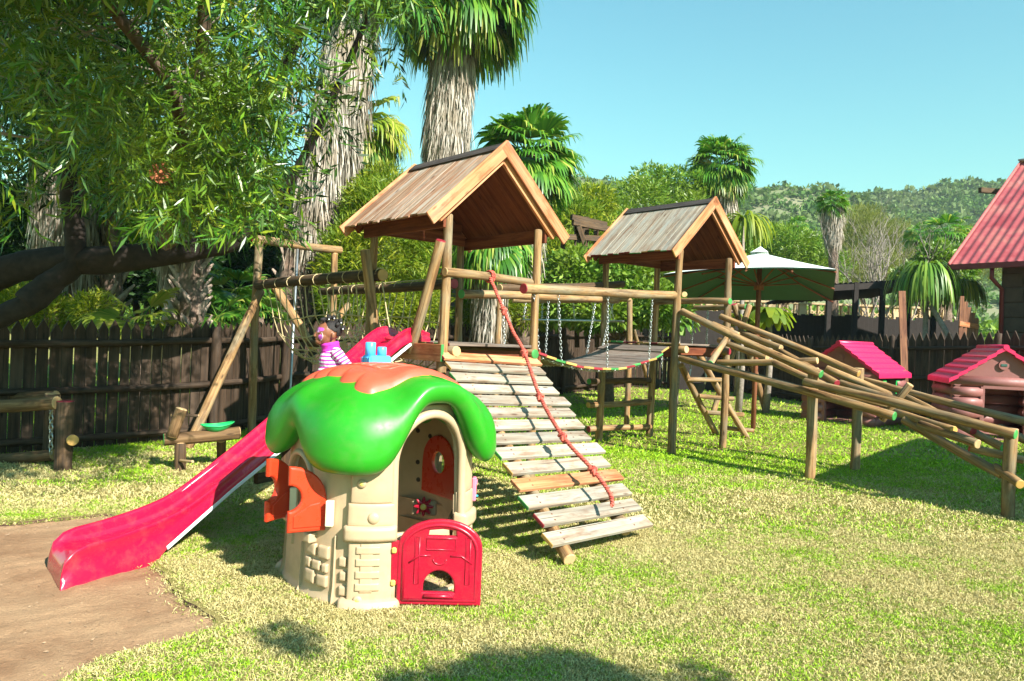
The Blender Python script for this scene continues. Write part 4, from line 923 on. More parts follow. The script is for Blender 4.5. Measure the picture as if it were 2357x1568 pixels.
for k, (rr, zz_) in enumerate(((.062, .235), (.056, .262), (.060, .283))): m.path([K(-.010+.006*k+math.cos(a)*rr, math.sin(a)*rr*.95, zz_+.012*math.cos(a)*-1) for a in [2*math.pi*i/18 for i in range(18)]], .017, 8, closed=True)
solidify(m, 'neck_warmer', simple('magenta_fleece', (.62, .03, .42), .9, 0, 40, .2, .5), KID, .005, 2)
m = MB()
for s in (1, -1):
    h = K(0, .06*s, 0); kn = h+down*.21+Z*.05; an = h+down*.40; m.path([h, kn, an], [.068, .055, .042], 12)
solidify(m, 'trousers', simple('dark_trousers', (.05, .04, .08), .9), KID, .006, 3)
KID.scale = (1.14, 1.14, 1.14)
# ---------------- fences ----------------
WOODM = [FENCE]
def fence(name, pts, hts, label, spc=.13, rails=(.93, .52, .10), back=False, group='dark picket fences round the lawn', hvar=.03, postevery=2.4, pt=.11):
    """vertical pointed boards behind round posts and rails, along a polyline"""
    P = [V((p[0], p[1], 0)) for p in pts]; F = empty(name, P[0], label, 'fence', group); tot = 0; m = MB()
    for s in range(len(P)-1):
        a, b_ = P[s], P[s+1]; L = (b_-a).length; ax = (b_-a)/L; nm = V((ax.y, -ax.x, 0)); nm = nm if nm.dot(-a) > 0 else -nm; n = max(1, int(L/spc))
        for i in range(n):
            k = (i+.5)/n; c = a.lerp(b_, k); h = hts[s]+(hts[s+1]-hts[s])*k+random.uniform(-hvar, hvar); w = spc*(.93 if random.random() > .12 else .84)/2; th = .012; lean = random.uniform(-.006, .006)
            c = c-nm*(.03+random.uniform(0, .006)); kk = len(m.v); uo, vo = random.random()*20, random.random()*20
            prof = [(-w, 0), (w, 0), (w+lean, h-pt), (lean, h), (-w+lean, h-pt)]
            for sg in (1, -1):
                for x, z_ in prof: m.v.append(tuple(c+ax*x+nm*th*sg+Z*z_))
            uvs = [(uo+x*1.0, vo+z_) for x, z_ in prof]
            m.face(tuple(kk+q for q in range(5)), uvs, 0, False); m.face(tuple(kk+5+q for q in range(5))[::-1], uvs[::-1], 0, False)
            for q in range(5): m.face((kk+q, kk+5+q, kk+5+(q+1) % 5, kk+(q+1) % 5), [(uo, vo), (uo+.02, vo), (uo+.02, vo+.3), (uo, vo+.3)], 0, False)
    m.build('picket_boards', FENCE, F)
    for s in range(len(P)-1):
        a, b_ = P[s], P[s+1]; L = (b_-a).length; ax = (b_-a)/L; nm = V((ax.y, -ax.x, 0)); nm = nm if nm.dot(-a) > 0 else -nm; nm = nm*(-1 if back else 1)
        for r in rails:
            h0, h1 = hts[s]-pt-.05, hts[s+1]-pt-.05
            mm = MB(); mm.log(a+nm*.035+Z*h0*r/.93*.93, b_+nm*.035+Z*h1*r/.93*.93, .045, 0, (None, None), n=8, wob=.12); mm.build('rail', FENCE, F)
        npst = max(1, round(L/postevery))
        for i in range(npst+1):
            if i == npst and s < len(P)-2: continue
            c = a.lerp(b_, i/npst)+nm*.09; mm = MB(); mm.log(c-Z*.1, c+Z*(hts[s]+(hts[s+1]-hts[s])*i/npst-.06), .07, 0, (None, None), n=10, wob=.1); mm.build('post', FENCE, F)
    return F
cA = gr(-150, 1062); cB = gr(478, 1008); cC = gr(1441, 891); cD = gr(1679, 901); cE = gr(1842, 927)
fence('picket_fence', [(cA.x, cA.y), (cB.x, cB.y), (-3.75, 12.2)], [1.52, 1.62, 1.66], 'shaded dark picket fence on the left, behind the seesaw and log frame')
fence('picket_fence', [(-3.75, 12.2), (cC.x, cC.y)], [1.68, 2.05], 'sunlit brown picket fence running back behind the slide and towers', spc=.14)
fence('picket_fence', [(cC.x, cC.y), (cD.x, cD.y)], [2.05, 2.0], 'far dark fence section at the back corner, behind the swing set', spc=.15)
fence('picket_fence', [(cD.x, cD.y), (8.6, 21.3), (10.6, 16.2), (13.5, 9)], [2.0, 1.93, 2.12, 2.1], 'dark fence on the right with sharp spikes, behind the pink-roofed log cabins', spc=.19, pt=.19, hvar=.02)
# ---------------- foliage tools ----------------
def nrmz(a): return a/np.maximum(np.linalg.norm(a, axis=1, keepdims=True), 1e-9)
def leaves(name, C, D, L, Wr, mat, parent, fold=True, kind=None):
    """C centres/bases, D directions, L lengths: one narrow pointed leaf each (two folded halves)"""
    N = len(C); D = nrmz(D); R = nrmz(np.cross(D, rng.normal(size=(N, 3)))); U = np.cross(R, D); L = np.asarray(L).reshape(-1, 1)*np.ones((N, 1)); w = L*Wr
    mid = C+D*L*.45-U*L*.06; tip = C+D*L-U*L*.16
    co = np.stack([C, mid+R*w*.5+U*w*.15, tip, mid-R*w*.5+U*w*.15], 1).reshape(-1, 3)
    idx = np.arange(N*4, dtype=np.int32); return npmesh(name, co, idx, 4, mat, parent)
def blob_points(n, blobs, surf=.55):
    """points in ellipsoids (c, r), thicker towards the surface"""
    W_ = np.array([b[1][0]*b[1][1]*b[1][2] for b in blobs])**.8; W_ = W_/W_.sum(); k = rng.choice(len(blobs), n, p=W_)
    d = nrmz(rng.normal(size=(n, 3))); r = rng.random(n)**(1/3); r = r*(1-surf)+surf*np.maximum(r, rng.random(n)); C = np.array([b[0] for b in blobs])[k]; Rr = np.array([b[1] for b in blobs])[k]
    rough = 1+.12*np.sin(d[:, 0]*7+k)*np.cos(d[:, 1]*6+k*2)+.08*np.sin(d[:, 2]*13+k)
    return C+d*Rr*(r*rough)[:, None], d
def twigs(P, D, nl, tl, ll, wr, droop, spread=.8):
    """leaves set along a twig from each P in direction D"""
    N = len(P); t = np.tile(np.linspace(.1, 1, nl), N); Pi = np.repeat(P, nl, 0); Di = nrmz(np.repeat(D, nl, 0)); tlv = np.repeat(tl*(.7+.6*rng.random(N)), nl)
    pos = Pi+Di*(t*tlv)[:, None]; pos[:, 2] -= droop*(t**2)*tlv
    side = nrmz(np.cross(Di, rng.normal(size=Di.shape))); dr = nrmz(Di*.8+side*spread+np.array([0, 0, -droop*.6])*(.5+t[:, None]))
    return pos, dr, ll*(.7+.5*rng.random(len(pos)))
BARK = simple('brown_bark', (.13, .085, .055), .9, 0, 18, .45, 1.0); BARKG = simple('grey_bark', (.27, .23, .19), .9, 0, 20, .35, 1.0); BARKD = simple('dark_bark', (.022, .015, .011), .95, 0, 12, .5, 1.0)
LF_NEAR = leafmat('glossy_narrow_leaf', [(0, (.012, .045, .004)), (.35, (.03, .12, .006)), (.65, (.055, .18, .008)), (.88, (.15, .27, .012)), (1, (.36, .40, .03))], .10, .38, (.10, .17, .006), .6, .9)
LF_YEL = leafmat('yellow_green_leaf', [(0, (.09, .15, .01)), (.5, (.22, .29, .02)), (1, (.45, .44, .04))], .4, .5, (.12, .22, .015), .3)
LF_MID = leafmat('mid_green_leaf', [(0, (.045, .12, .014)), (.5, (.11, .25, .025)), (1, (.30, .42, .07))], .3, .4, (.19, .26, .025), .4)
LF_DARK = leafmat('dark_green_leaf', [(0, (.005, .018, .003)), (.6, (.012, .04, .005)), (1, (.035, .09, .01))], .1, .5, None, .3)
LF_OLV = leafmat('olive_leaf', [(0, (.12, .15, .03)), (.5, (.20, .23, .05)), (1, (.32, .32, .09))], .3, .6, (.15, .17, .05), .2)
LF_PALM = leafmat('palm_frond_green', [(0, (.03, .11, .012)), (.5, (.08, .24, .02)), (.85, (.16, .30, .03)), (1, (.40, .42, .08))], .3, .35, None, .5)
LF_PALY = leafmat('palm_frond_yellow', [(0, (.16, .26, .02)), (.6, (.34, .40, .04)), (1, (.48, .42, .12))], .35, .4, None, .4)
LF_PALY2 = leafmat('palm_frond_mixed', [(0, (.05, .13, .015)), (.5, (.12, .24, .02)), (.75, (.30, .36, .05)), (1, (.48, .42, .16))], .35, .4, None, .4)
DEAD = leafmat('dead_frond_thatch', [(0, (.10, .08, .06)), (.3, (.30, .26, .21)), (.7, (.50, .45, .38)), (1, (.66, .61, .54))], .1, .8, (.33, .27, .20), .1, 1.5)
def trunk_path(name, pts, rads, mat, parent, wob=.12, n=12):
    P = [V(p) for p in pts]; F_ = []; R_ = []
    for i in range(len(P)-1):
        for k in range(5):
            t = k/5; a, b_, c, d = P[max(0, i-1)], P[i], P[i+1], P[min(len(P)-1, i+2)]
            F_.append(.5*((2*b_)+(c-a)*t+(2*a-5*b_+4*c-d)*t*t+(3*b_-a-3*c+d)*t**3)); R_.append(rads[i]+(rads[i+1]-rads[i])*t)
    F_.append(P[-1]); R_.append(rads[-1]); m = MB(); m.path(F_, R_, n, wob=wob); return m.build(name, mat, parent)
def branches(m, p, d, L, r, depth, sp=.6):
    q = p; pts = [p]; dd = d.normalized()
    for k in range(4): dd = (dd+V((random.uniform(-.2, .2), random.uniform(-.2, .2), random.uniform(-.08, .18)))).normalized(); q = q+dd*L/4; pts.append(q)
    m.path(pts, [r*(1-.15*k) for k in range(5)], 6)
    if depth > 0:
        for k in range(random.choice([2, 3])):
            e = (dd+V((random.uniform(-1, 1), random.uniform(-1, 1), random.uniform(-.3, .7)))*sp).normalized(); branches(m, pts[random.choice([2, 3, 4])], e, L*.68, r*.55, depth-1, sp)
def tree(name, base, h, blobs, nleaf, ll, wr, mat, label, cat='tree', group=None, tr=.12, bark=None, surf=.55, up=0, nbr=5, multi=1):
    b0 = V((base[0], base[1], 0)); T = empty(name, b0, label, cat, group); m = MB(); top = V((b0.x, b0.y, h*.5))
    for q in range(multi):
        o_ = V((random.uniform(-1, 1), random.uniform(-1, 1), 0))*(.25*(multi > 1)); m.path([b0+o_-Z*.2, b0+o_+V((random.uniform(-.1, .1), random.uniform(-.1, .1), h*.25)), top+o_*3], [tr*1.2, tr, tr*.7], 8)
        for k in range(nbr):
            bl = random.choice(blobs); e = V(bl[0])-(top+o_*3); 
            if e.length > .1: branches(m, top+o_*3-Z*h*.12*random.random(), e, min(e.length*.45, h*.3), tr*.55, 2)
    m.build('trunk', bark or BARK, T); P, d = blob_points(nleaf, blobs, surf); D = d+rng.normal(size=d.shape)*.7+np.array([0, 0, up])
    leaves('crown', P, D, ll*(.6+.8*rng.random(nleaf)), wr, mat, T); return T
def eb(u, v, Y, ru, rv, ry=None): c = at(u, v, Y); a = ru*Y/FPX; return (tuple(c), (a, ry or a, rv*Y/FPX))
def fans(name, centers, dirs, rad, mat, parent, seg=22, pet=.6, droop=.5, arc=2.5):
    """fan leaves: stalk plus pleated segments with drooping tips"""
    co = []; idx = []; pm = MB()
    for c, d in zip(centers, dirs):
        c = V(c); d = V(d).normalized(); R = rad*random.uniform(.85, 1.12); h = c+d*R*pet-Z*R*pet*.15*(1-abs(d.z)); pm.path([c, c+d*R*pet*.55, h], [R*.022, R*.018, R*.014], 5)
        d2 = (d-Z*droop*random.uniform(.2, .9)).normalized(); s = d2.cross(Z); s = s.normalized() if s.length > .05 else V((1, 0, 0)); n_ = s.cross(d2); roll = random.uniform(-.5, .5); s2 = s*math.cos(roll)+n_*math.sin(roll)
        n_ = s2.cross(d2)
        for k in range(seg):
            a = arc*(k/(seg-1)-.5)*1.0*random.uniform(.97, 1.03); r_ = R*(.75+.25*math.cos(a))*random.uniform(.85, 1.05); e = d2*math.cos(a)+s2*math.sin(a)+n_*.12*math.sin(abs(a)); sw = (s2*math.cos(a)-d2*math.sin(a)); hw = R*.052
            dp_ = droop*random.uniform(.5, 1.3); b0 = h; m1 = h+e*r_*.55-Z*r_*.04*dp_; m2_ = h+e*r_*.82-Z*r_*.20*dp_; tp = h+e*r_*(1-.1*dp_)-Z*r_*.50*dp_; i0 = len(co)
            for q in (b0-sw*hw*.15, b0+sw*hw*.15, m1+sw*hw+n_*hw*.3, m1-sw*hw+n_*hw*.3, m2_+sw*hw*.6, m2_-sw*hw*.6, tp+sw*hw*.12, tp-sw*hw*.12): co.append(tuple(q))
            idx += [i0, i0+1, i0+2, i0+3, i0+3, i0+2, i0+4, i0+5, i0+5, i0+4, i0+6, i0+7]
    o = npmesh(name, np.array(co), np.array(idx), 4, mat, parent, True); st = pm.build('leaf_stalks', LF_PALM, parent); return o
def skirt(name, path, rads, n, ln, mat, parent, wd=.03, out=.25):
    """hanging dead fronds along a trunk path"""
    P = np.array([tuple(p) for p in path]); R = np.array(rads); t = rng.random(n)*(len(P)-1); i = np.minimum(t.astype(int), len(P)-2); f = (t-i)[:, None]
    c = P[i]*(1-f)+P[i+1]*f; r = R[i]*(1-f[:, 0])+R[i+1]*f[:, 0]; a = rng.random(n)*2*np.pi; k = .78+.30*rng.random(n); er = np.stack([np.cos(a), np.sin(a), 0*a], 1)
    bs = c+er*(r*k)[:, None]; D = er*(out*(rng.random(n)-.35))[:, None]+np.array([0, 0, -1])+rng.normal(size=(n, 3))*.09; D = nrmz(D); L = ln*(.4+rng.random(n)); S_ = nrmz(np.cross(D, er)+rng.normal(size=(n, 3))*.5)*(wd*(.4+.9*rng.random(n)))[:, None]
    tip = bs+D*L[:, None]; mid = bs+D*(L*.5)[:, None]+er*.03
    co = np.stack([bs-S_*.5, bs+S_*.5, mid+S_*.45, mid-S_*.45, tip+S_*.1, tip-S_*.1], 1).reshape(-1, 3); b6 = np.arange(n)[:, None]*6; idx = (b6+np.array([0, 1, 2, 3, 3, 2, 4, 5])).ravel()
    return npmesh(name, co, idx, 4, mat, parent)
BOOT = simple('palm_boot_fibre', (.34, .26, .20), .9, 0, 14, .5, 1.0); BOOTD = simple('palm_trunk_core', (.16, .11, .08), .95, 0, 14, .5, 1.0); SMT = simple('smooth_palm_trunk', (.50, .40, .32), .85, 0, 9, .25, .6)
def boots(path, rads, parent, n, mat=None, sz=.2):
    """criss-cross old leaf bases"""
    m = MB(); k = 0; P = [V(p) for p in path]; Lt = sum((P[i+1]-P[i]).length for i in range(len(P)-1))
    for i in range(n):
        f = i/n; t = f*(len(P)-1); q = min(int(t), len(P)-2); c = P[q].lerp(P[q+1], t-q); r = rads[q]+(rads[q+1]-rads[q])*(t-q); a = i*2.39996+random.uniform(-.2, .2); er = V((math.cos(a), math.sin(a), 0)); tg = V((-math.sin(a), math.cos(a), 0)); s = random.choice([-1, 1])
        b_ = c+er*r*.86; d1 = (Z*.85+er*.34+tg*.5*s).normalized(); w = sz*.5*random.uniform(.7, 1.1); L = sz*random.uniform(1.1, 1.8)
        m.path([b_-d1*L*.3, b_+d1*L*.25, b_+d1*L*.65+er*.02, b_+d1*L+er*.05], [w*.75, w*.62, w*.42, w*.2], 6, sx=.30)
    return m.build('leaf_bases', mat or BOOT, parent)
def crown_dirs(n, zlo, zhi):
    o = []
    for i in range(n): z_ = zlo+(zhi-zlo)*(i+.5)/n; a = i*2.39996; r = math.sqrt(max(0, 1-z_*z_)); o.append((r*math.cos(a), r*math.sin(a), z_))
    return o
def palm(label, base, path, rads, crown_c, crad, nf, zr=(-.6, .95), skirt_n=0, skirt_p=None, skirt_r=None, sl=.6, boot=0, trunkmat=None, mat=None, group='fan palms', droop=.7, seg=20, bz=.2, swd=.03, yfans=0):
    T = empty('fan_palm', V((base[0], base[1], 0)), label, 'palm tree', group)
    trunk_path('trunk', path, rads, trunkmat or BOOTD, T, .06)
    if boot: boots(path, rads, T, boot, sz=bz)
    if skirt_n: skirt('dead_leaf_skirt', skirt_p, skirt_r, skirt_n, sl, DEAD, T, swd)
    if nf:
        dd = crown_dirs(nf, *zr); fans('crown', [V(crown_c)+V(d)*crad*.12 for d in dd], dd, crad*.72, mat or LF_PALM, T, seg, .55, droop)
    if yfans: dd = crown_dirs(yfans, -.75, -.1); fans('lower_fronds', [V(crown_c)-Z*crad*.25+V(d)*crad*.15 for d in dd], dd, crad*.58, LF_PALY2, T, seg, .5, 1.0)
    return T
# ---- palms behind the fence ----
Y = 20; pp = [at(1035, 800, Y), at(1030, 600, Y), at(1028, 360, Y), at(1035, 180, Y), at(1055, 30, Y)]
palm('huge fan palm with thick grey skirt, rising behind the nearer tower to the top edge', pp[0], pp, [.38, .36, .34, .3, .26], at(1058, -30, Y), 1.9, 70, (-.5, .95), 15000, [at(1030, 560, Y), at(1027, 380, Y), at(1030, 260, Y), at(1040, 150, Y), at(1052, 60, Y)], [.44, .50, .51, .50, .46], .75, droop=1.0, seg=24, yfans=26, swd=.045)
Y = 16; pp = [at(678, 800, Y), at(680, 640, Y), at(705, 530, Y), at(758, 300, Y), at(800, 60, Y), at(822, -150, Y)]
palm('leaning fan palm with pale skirt, left of the yellow-green tree', pp[0], pp, [.42, .36, .3, .28, .26, .24], at(822, -160, Y), 2.0, 34, (-.6, .9), 15000, [at(718, 535, Y), at(740, 420, Y), at(768, 300, Y), at(796, 150, Y), at(815, 0, Y), at(822, -120, Y)], [.36, .47, .48, .46, .42, .4], .8, boot=90, bz=.26, swd=.04)
Y = 14; pp = [at(166, 800, Y), at(164, 640, Y), at(158, 480, Y), at(150, 200, Y)]
palm('pale-skirted fan palm at far left, its fibrous base just above the fence', pp[0], pp, [.28, .25, .22, .2], at(150, 120, Y), 1.8, 24, (-.5, .9), 7000, [at(160, 600, Y), at(155, 480, Y), at(150, 300, Y), at(150, 160, Y)], [.30, .48, .5, .42], .7, boot=70, bz=.24)
Y = 13; pp = [at(388, 800, Y), at(390, 700, Y), at(391, 600, Y), at(392, 480, Y)]
palm('slender palm with smooth pale trunk just right of the big dark limb', pp[0], pp, [.115, .105, .10, .10], at(392, 440, Y), 1.3, 16, (-.5, .9), 1500, [at(391, 620, Y), at(391, 560, Y), at(392, 480, Y)], [.11, .18, .2], .4, trunkmat=SMT)
Y = 12.6; pp = [at(438, 800, Y), at(441, 680, Y), at(444, 560, Y), at(447, 400, Y)]
palm('stout palm with grey criss-cross leaf bases beside the smooth-trunked one', pp[0], pp, [.22, .2, .19, .18], at(447, 330, Y), 1.5, 20, (-.5, .9), 2500, [at(445, 500, Y), at(447, 400, Y)], [.25, .34], .5, boot=80, bz=.22)
Y = 14.5; pp = [at(256, 800, Y), at(256, 640, Y), at(255, 400, Y)]
palm('palm with dark shaded trunk between the other trunks left of centre', pp[0], pp, [.24, .2, .2], at(255, 330, Y), 1.4, 16, (-.5, .9), 0, boot=60, bz=.22)
Y = 19; pp = [at(845, 800, Y), at(845, 500, Y), at(846, 330, Y)]
palm('yellowish fan palm in hanging tiers between the leaning palm and the open sky', pp[0], pp, [.3, .28, .25], at(846, 290, Y), 1.15, 20, (-.6, .8), 2500, [at(845, 520, Y), at(845, 330, Y)], [.35, .4], .6, mat=LF_PALY, yfans=22, droop=1.1)
Y = 17.5; pp = [at(1205, 800, Y), at(1205, 600, Y), at(1210, 420, Y), at(1212, 360, Y)]
palm('fan palm with glossy upright fans directly behind the nearer roof peak', pp[0], pp, [.34, .32, .28, .24], at(1214, 365, Y), 1.25, 46, (-.6, .98), 5500, [at(1205, 640, Y), at(1205, 540, Y), at(1210, 440, Y)], [.28, .36, .42], .6, droop=.65, seg=24)
Y = 16; pp = [at(1128, 800, Y), at(1128, 640, Y), at(1128, 560, Y)]
palm('short skirted palm with hanging fans seen between the posts of the nearer tower', pp[0], pp, [.3, .3, .28], at(1128, 560, Y), .95, 26, (-.7, .5), 3500, [at(1128, 760, Y), at(1128, 640, Y), at(1128, 570, Y)], [.30, .34, .32], .5, droop=1.2)
Y = 28; pp = [at(1672, 800, Y), at(1668, 600, Y), at(1665, 420, Y)]
palm('fan palm crown above the bushes behind the farther roof', pp[0], pp, [.3, .28, .25], at(1664, 380, Y), 1.25, 44, (-.6, .98), 2500, [at(1668, 520, Y), at(1665, 420, Y)], [.35, .45], .7, yfans=12)
Y = 29; pp = [at(1918, 790, Y), at(1918, 600, Y), at(1917, 480, Y)]
palm('tall far palm with pale hanging skirt above the parasol', pp[0], pp, [.2, .18, .15], at(1917, 466, Y), .66, 36, (-.75, .98), 4500, [at(1919, 548, Y), at(1918, 512, Y), at(1917, 478, Y)], [.20, .27, .38], .5, seg=14, swd=.035, yfans=10, droop=.6)
for (u, v, Y, r, lb) in ((2178, 540, 32, 1.05, 'bushy palm crown left of the red roof, larger of two'), (2118, 545, 34, .75, 'small palm crown beside the bushy one left of the red roof'), (1835, 520, 44, .7, 'tiny palm head poking out of the bushes left of the tall far palm')):
    palm(lb, at(u, 800, Y), [at(u, 800, Y), at(u, v, Y)], [.22, .2], at(u, v, Y), r, 30, (-.6, .98), 0, seg=14)
# low fan palms along the left fence
for (u, v, Y, r, lb, nf) in ((318, 712, 11.9, .75, 'sunlit low fan palm poking over the shaded fence', 9), (545, 640, 14.5, .85, 'dark low fan palm behind the left post of the log frame', 14), (500, 700, 13.2, .7, 'low fan palm between the criss-cross trunk and the diagonal brace', 10), (600, 690, 14, .6, 'small bright fan palm at the foot of the leaning palm', 8)):
    T = empty('low_fan_palm', at(u, 800, Y)*1, lb, 'palm', 'low fan palms along the fence'); T.location.z = 0
    b_ = V((T.location.x, T.location.y, 0)); m = MB(); m.path([b_, at(u, v+40, Y)], [.09, .07], 8); m.build('trunk', BOOTD, T); dd = crown_dirs(nf, -.2, .9); fans('crown', [at(u, v+30, Y)]*nf, dd, r*.8, LF_PALM if nf != 9 else LF_PALY, T, 22, .5, .5)
# ---------------- trees and shrubs behind the fence ----------------
tree('bottlebrush_tree', at(880, 800, 15.5), 5, [eb(900, 560, 15.5, 120, 150), eb(800, 620, 15, 70, 120), eb(980, 620, 16, 60, 110), eb(880, 440, 16, 60, 60), eb(840, 700, 15, 110, 60), eb(930, 700, 15.5, 100, 55), eb(845, 480, 15.5, 60, 70)], 42000, .15, .16, LF_YEL, 'dense yellow-green feathery tree between the leaning palm and the nearer tower', up=.2)
tree('broadleaf_shrub', at(1400, 800, 18), 3.6, [eb(1330, 650, 18, 80, 80), eb(1420, 630, 18, 80, 65), eb(1520, 650, 18.5, 80, 70), eb(1370, 710, 17.5, 120, 50), eb(1490, 700, 17.5, 100, 50), eb(1260, 700, 18, 50, 60)], 26000, .16, .38, LF_MID, 'dense glossy shrub between the two play towers, above the fence', multi=2)
tree('acacia_tree', at(1480, 800, 27), 6.5, [eb(1470, 480, 27, 75, 80), eb(1500, 420, 28, 50, 40), eb(1420, 530, 26, 60, 60), eb(1560, 430, 28, 70, 45), eb(1580, 500, 27, 60, 60)], 13000, .18, .28, LF_MID, 'airy green tree against the sky left of the farther roof', surf=.3, multi=2)
tree('acacia_tree', at(1345, 800, 24), 5, [eb(1330, 530, 24, 60, 80), eb(1300, 470, 25, 40, 40), eb(1380, 560, 24, 55, 50), eb(1370, 470, 25, 50, 45), eb(1290, 600, 23, 60, 70)], 17000, .2, .2, LF_YEL, 'yellow-green bushy tree below the hill, right of the nearer roof', surf=.35, multi=2)
tree('thorn_tree', at(1800, 800, 33), 6, [eb(1800, 585, 33, 110, 65), eb(1720, 570, 32, 70, 60), eb(1870, 610, 33, 80, 55), eb(1770, 545, 34, 50, 30), eb(1700, 610, 31, 60, 70)], 30000, .2, .22, LF_MID, 'wide green thicket tree directly behind the parasol', surf=.3, multi=3)
tree('willow_tree', at(1990, 800, 48), 8.5, [eb(2000, 555, 48, 85, 60), eb(2060, 575, 48, 65, 55), eb(1950, 610, 47, 50, 50), eb(1990, 630, 46, 110, 45), eb(1985, 505, 49, 50, 30)], 30000, .32, .10, LF_OLV, 'pale olive willow-like tree right of the tall far palm', surf=.3, up=.8)
tree('willow_tree', at(2200, 800, 60), 9, [eb(2240, 560, 60, 60, 40), eb(2180, 600, 55, 70, 50), eb(2280, 590, 60, 60, 50), eb(2120, 590, 52, 50, 40)], 14000, .34, .12, LF_OLV, 'olive tree in the gap beside the red roof', surf=.3)
tree('leafy_tree', at(2160, 800, 27), 4.4, [eb(2160, 600, 27, 50, 45), eb(2200, 620, 27, 40, 40), eb(2120, 640, 27, 60, 35)], 9000, .16, .4, LF_MID, 'rounded green tree under the bushy palm, left of the red roof')
for i, (bl, lb) in enumerate((([eb(60, 560, 19, 130, 150), eb(190, 620, 19, 100, 120)], 'dark dense tree behind the palm trunks at the far left'), ([eb(330, 560, 20, 110, 130), eb(420, 640, 19, 90, 90)], 'dark dense tree behind the smooth pale palm trunk'), ([eb(560, 560, 21, 110, 110), eb(620, 660, 20, 80, 80), eb(500, 660, 20, 80, 80)], 'dark dense tree behind the log frame'), ([eb(740, 640, 22, 90, 110), eb(700, 480, 22, 90, 90)], 'dark tree behind the leaning palm'), ([eb(1090, 680, 22, 80, 70), eb(1180, 690, 21, 80, 60), eb(1010, 640, 22, 60, 90)], 'green thicket behind the nearer tower posts'))):
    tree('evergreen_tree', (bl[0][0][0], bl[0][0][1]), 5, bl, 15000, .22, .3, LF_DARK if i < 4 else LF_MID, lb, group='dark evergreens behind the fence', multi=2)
tree('bamboo_clump', at(1150, 800, 17.2), 3.2, [eb(1100, 720, 17.2, 60, 40), eb(1160, 700, 17.4, 70, 50), eb(1210, 720, 17.2, 40, 35)], 6500, .17, .13, LF_YEL, 'light green bamboo-like clump just behind the fence under the hanging beams', cat='plant', tr=.04, multi=3)
tree('garden_shrub', at(60, 800, 12.5), 2.2, [eb(40, 700, 12.5, 90, 50), eb(130, 720, 12.5, 60, 35), eb(215, 715, 12.2, 45, 40)], 7000, .13, .16, LF_YEL, 'straggly shrub over the fence at the left edge', cat='shrub', tr=.03, multi=3)
# bare grey bush
T = empty('bare_bush', at(2050, 800, 27)*1, 'leafless grey twiggy bush left of the drooping ponytail palms', 'bush'); T.location.z = 0; m = MB(); b_ = V(T.location)
for k in range(11): branches(m, b_+V((random.uniform(-1.0, 1.0), 0, 1.5)), V((random.uniform(-1, 1), random.uniform(-.5, .5), 1.2)), 2.2, .05, 4, .7)
m.build('branches', BARKG, T)
# philodendron and dragon plant
def rosette(name, c, n, L, wr, mat, label, droop, cat='plant', stem=True, up=.4, segs=6, group=None):
    T = empty(name, V((c.x, c.y, 0)), label, cat, group); co = []; idx = []
    if stem: m = MB(); m.path([V((c.x, c.y, 0)), c.lerp(V((c.x, c.y, 0)), .5)+V((.05, 0, 0)), c], [.09, .07, .05], 8); m.build('stem', BARKG, T)
    for i in range(n):
        a = random.random()*6.283; e = V((math.cos(a), math.sin(a), up+random.uniform(-.3, .9))).normalized(); s = e.cross(Z).normalized(); l = L*random.uniform(.6, 1.1); p = V(c); v_ = e*(l/segs); k = len(co); w = l*wr
        for q in range(segs+1):
            ww = w*math.sin(math.pi*min(.97, (q+.6)/(segs+1)))**.7*.5; co += [tuple(p-s*ww), tuple(p+s*ww)]; p = p+v_; v_ = (v_-Z*(l/segs)*droop*(.6+.5*random.random())/segs*2.2).normalized()*(l/segs)
        for q in range(segs): idx += [k+2*q, k+2*q+1, k+2*q+3, k+2*q+2]
    npmesh('leaves', np.array(co), np.array(idx), 4, mat, T, True); return T
rosette('philodendron', at(1772, 722, 17.5), 60, .75, .30, LF_YEL, 'bright split-leaf plant over the dark fence right of the parasol pole', 1.3)
rosette('philodendron', at(1708, 735, 17.5), 36, .6, .26, LF_YEL, 'smaller yellow-green leafy plant just left of the parasol pole', 1.3)
rosette('philodendron', at(1560, 745, 19), 50, .7, .26, LF_MID, 'leafy plant over the fence between the farther tower posts', 1.3)
rosette('dragon_plant', at(1712, 510, 23), 150, 1.5, .05, LF_YEL, 'drooping strap-leaved plant beside the right gable of the farther roof', 2.2)
rosette('ponytail_palm', at(2132, 625, 19), 420, 1.55, .028, LF_MID, 'large ponytail palm with long drooping leaves before the dark shed', 2.6, 'palm', group='ponytail palms by the house')
rosette('ponytail_palm', at(2215, 655, 19.5), 200, 1.1, .03, LF_YEL, 'smaller ponytail palm partly under the red eave', 2.6, 'palm', group='ponytail palms by the house')
m = MB(); m.path([at(2140, 700, 18.8), at(2185, 775, 18.4), at(2200, 830, 18.2)], [.06, .07, .08], 8); tag(m.build('dead_tree', BARKG), 'pale bare leaning trunk under the large ponytail palm', 'dead tree')
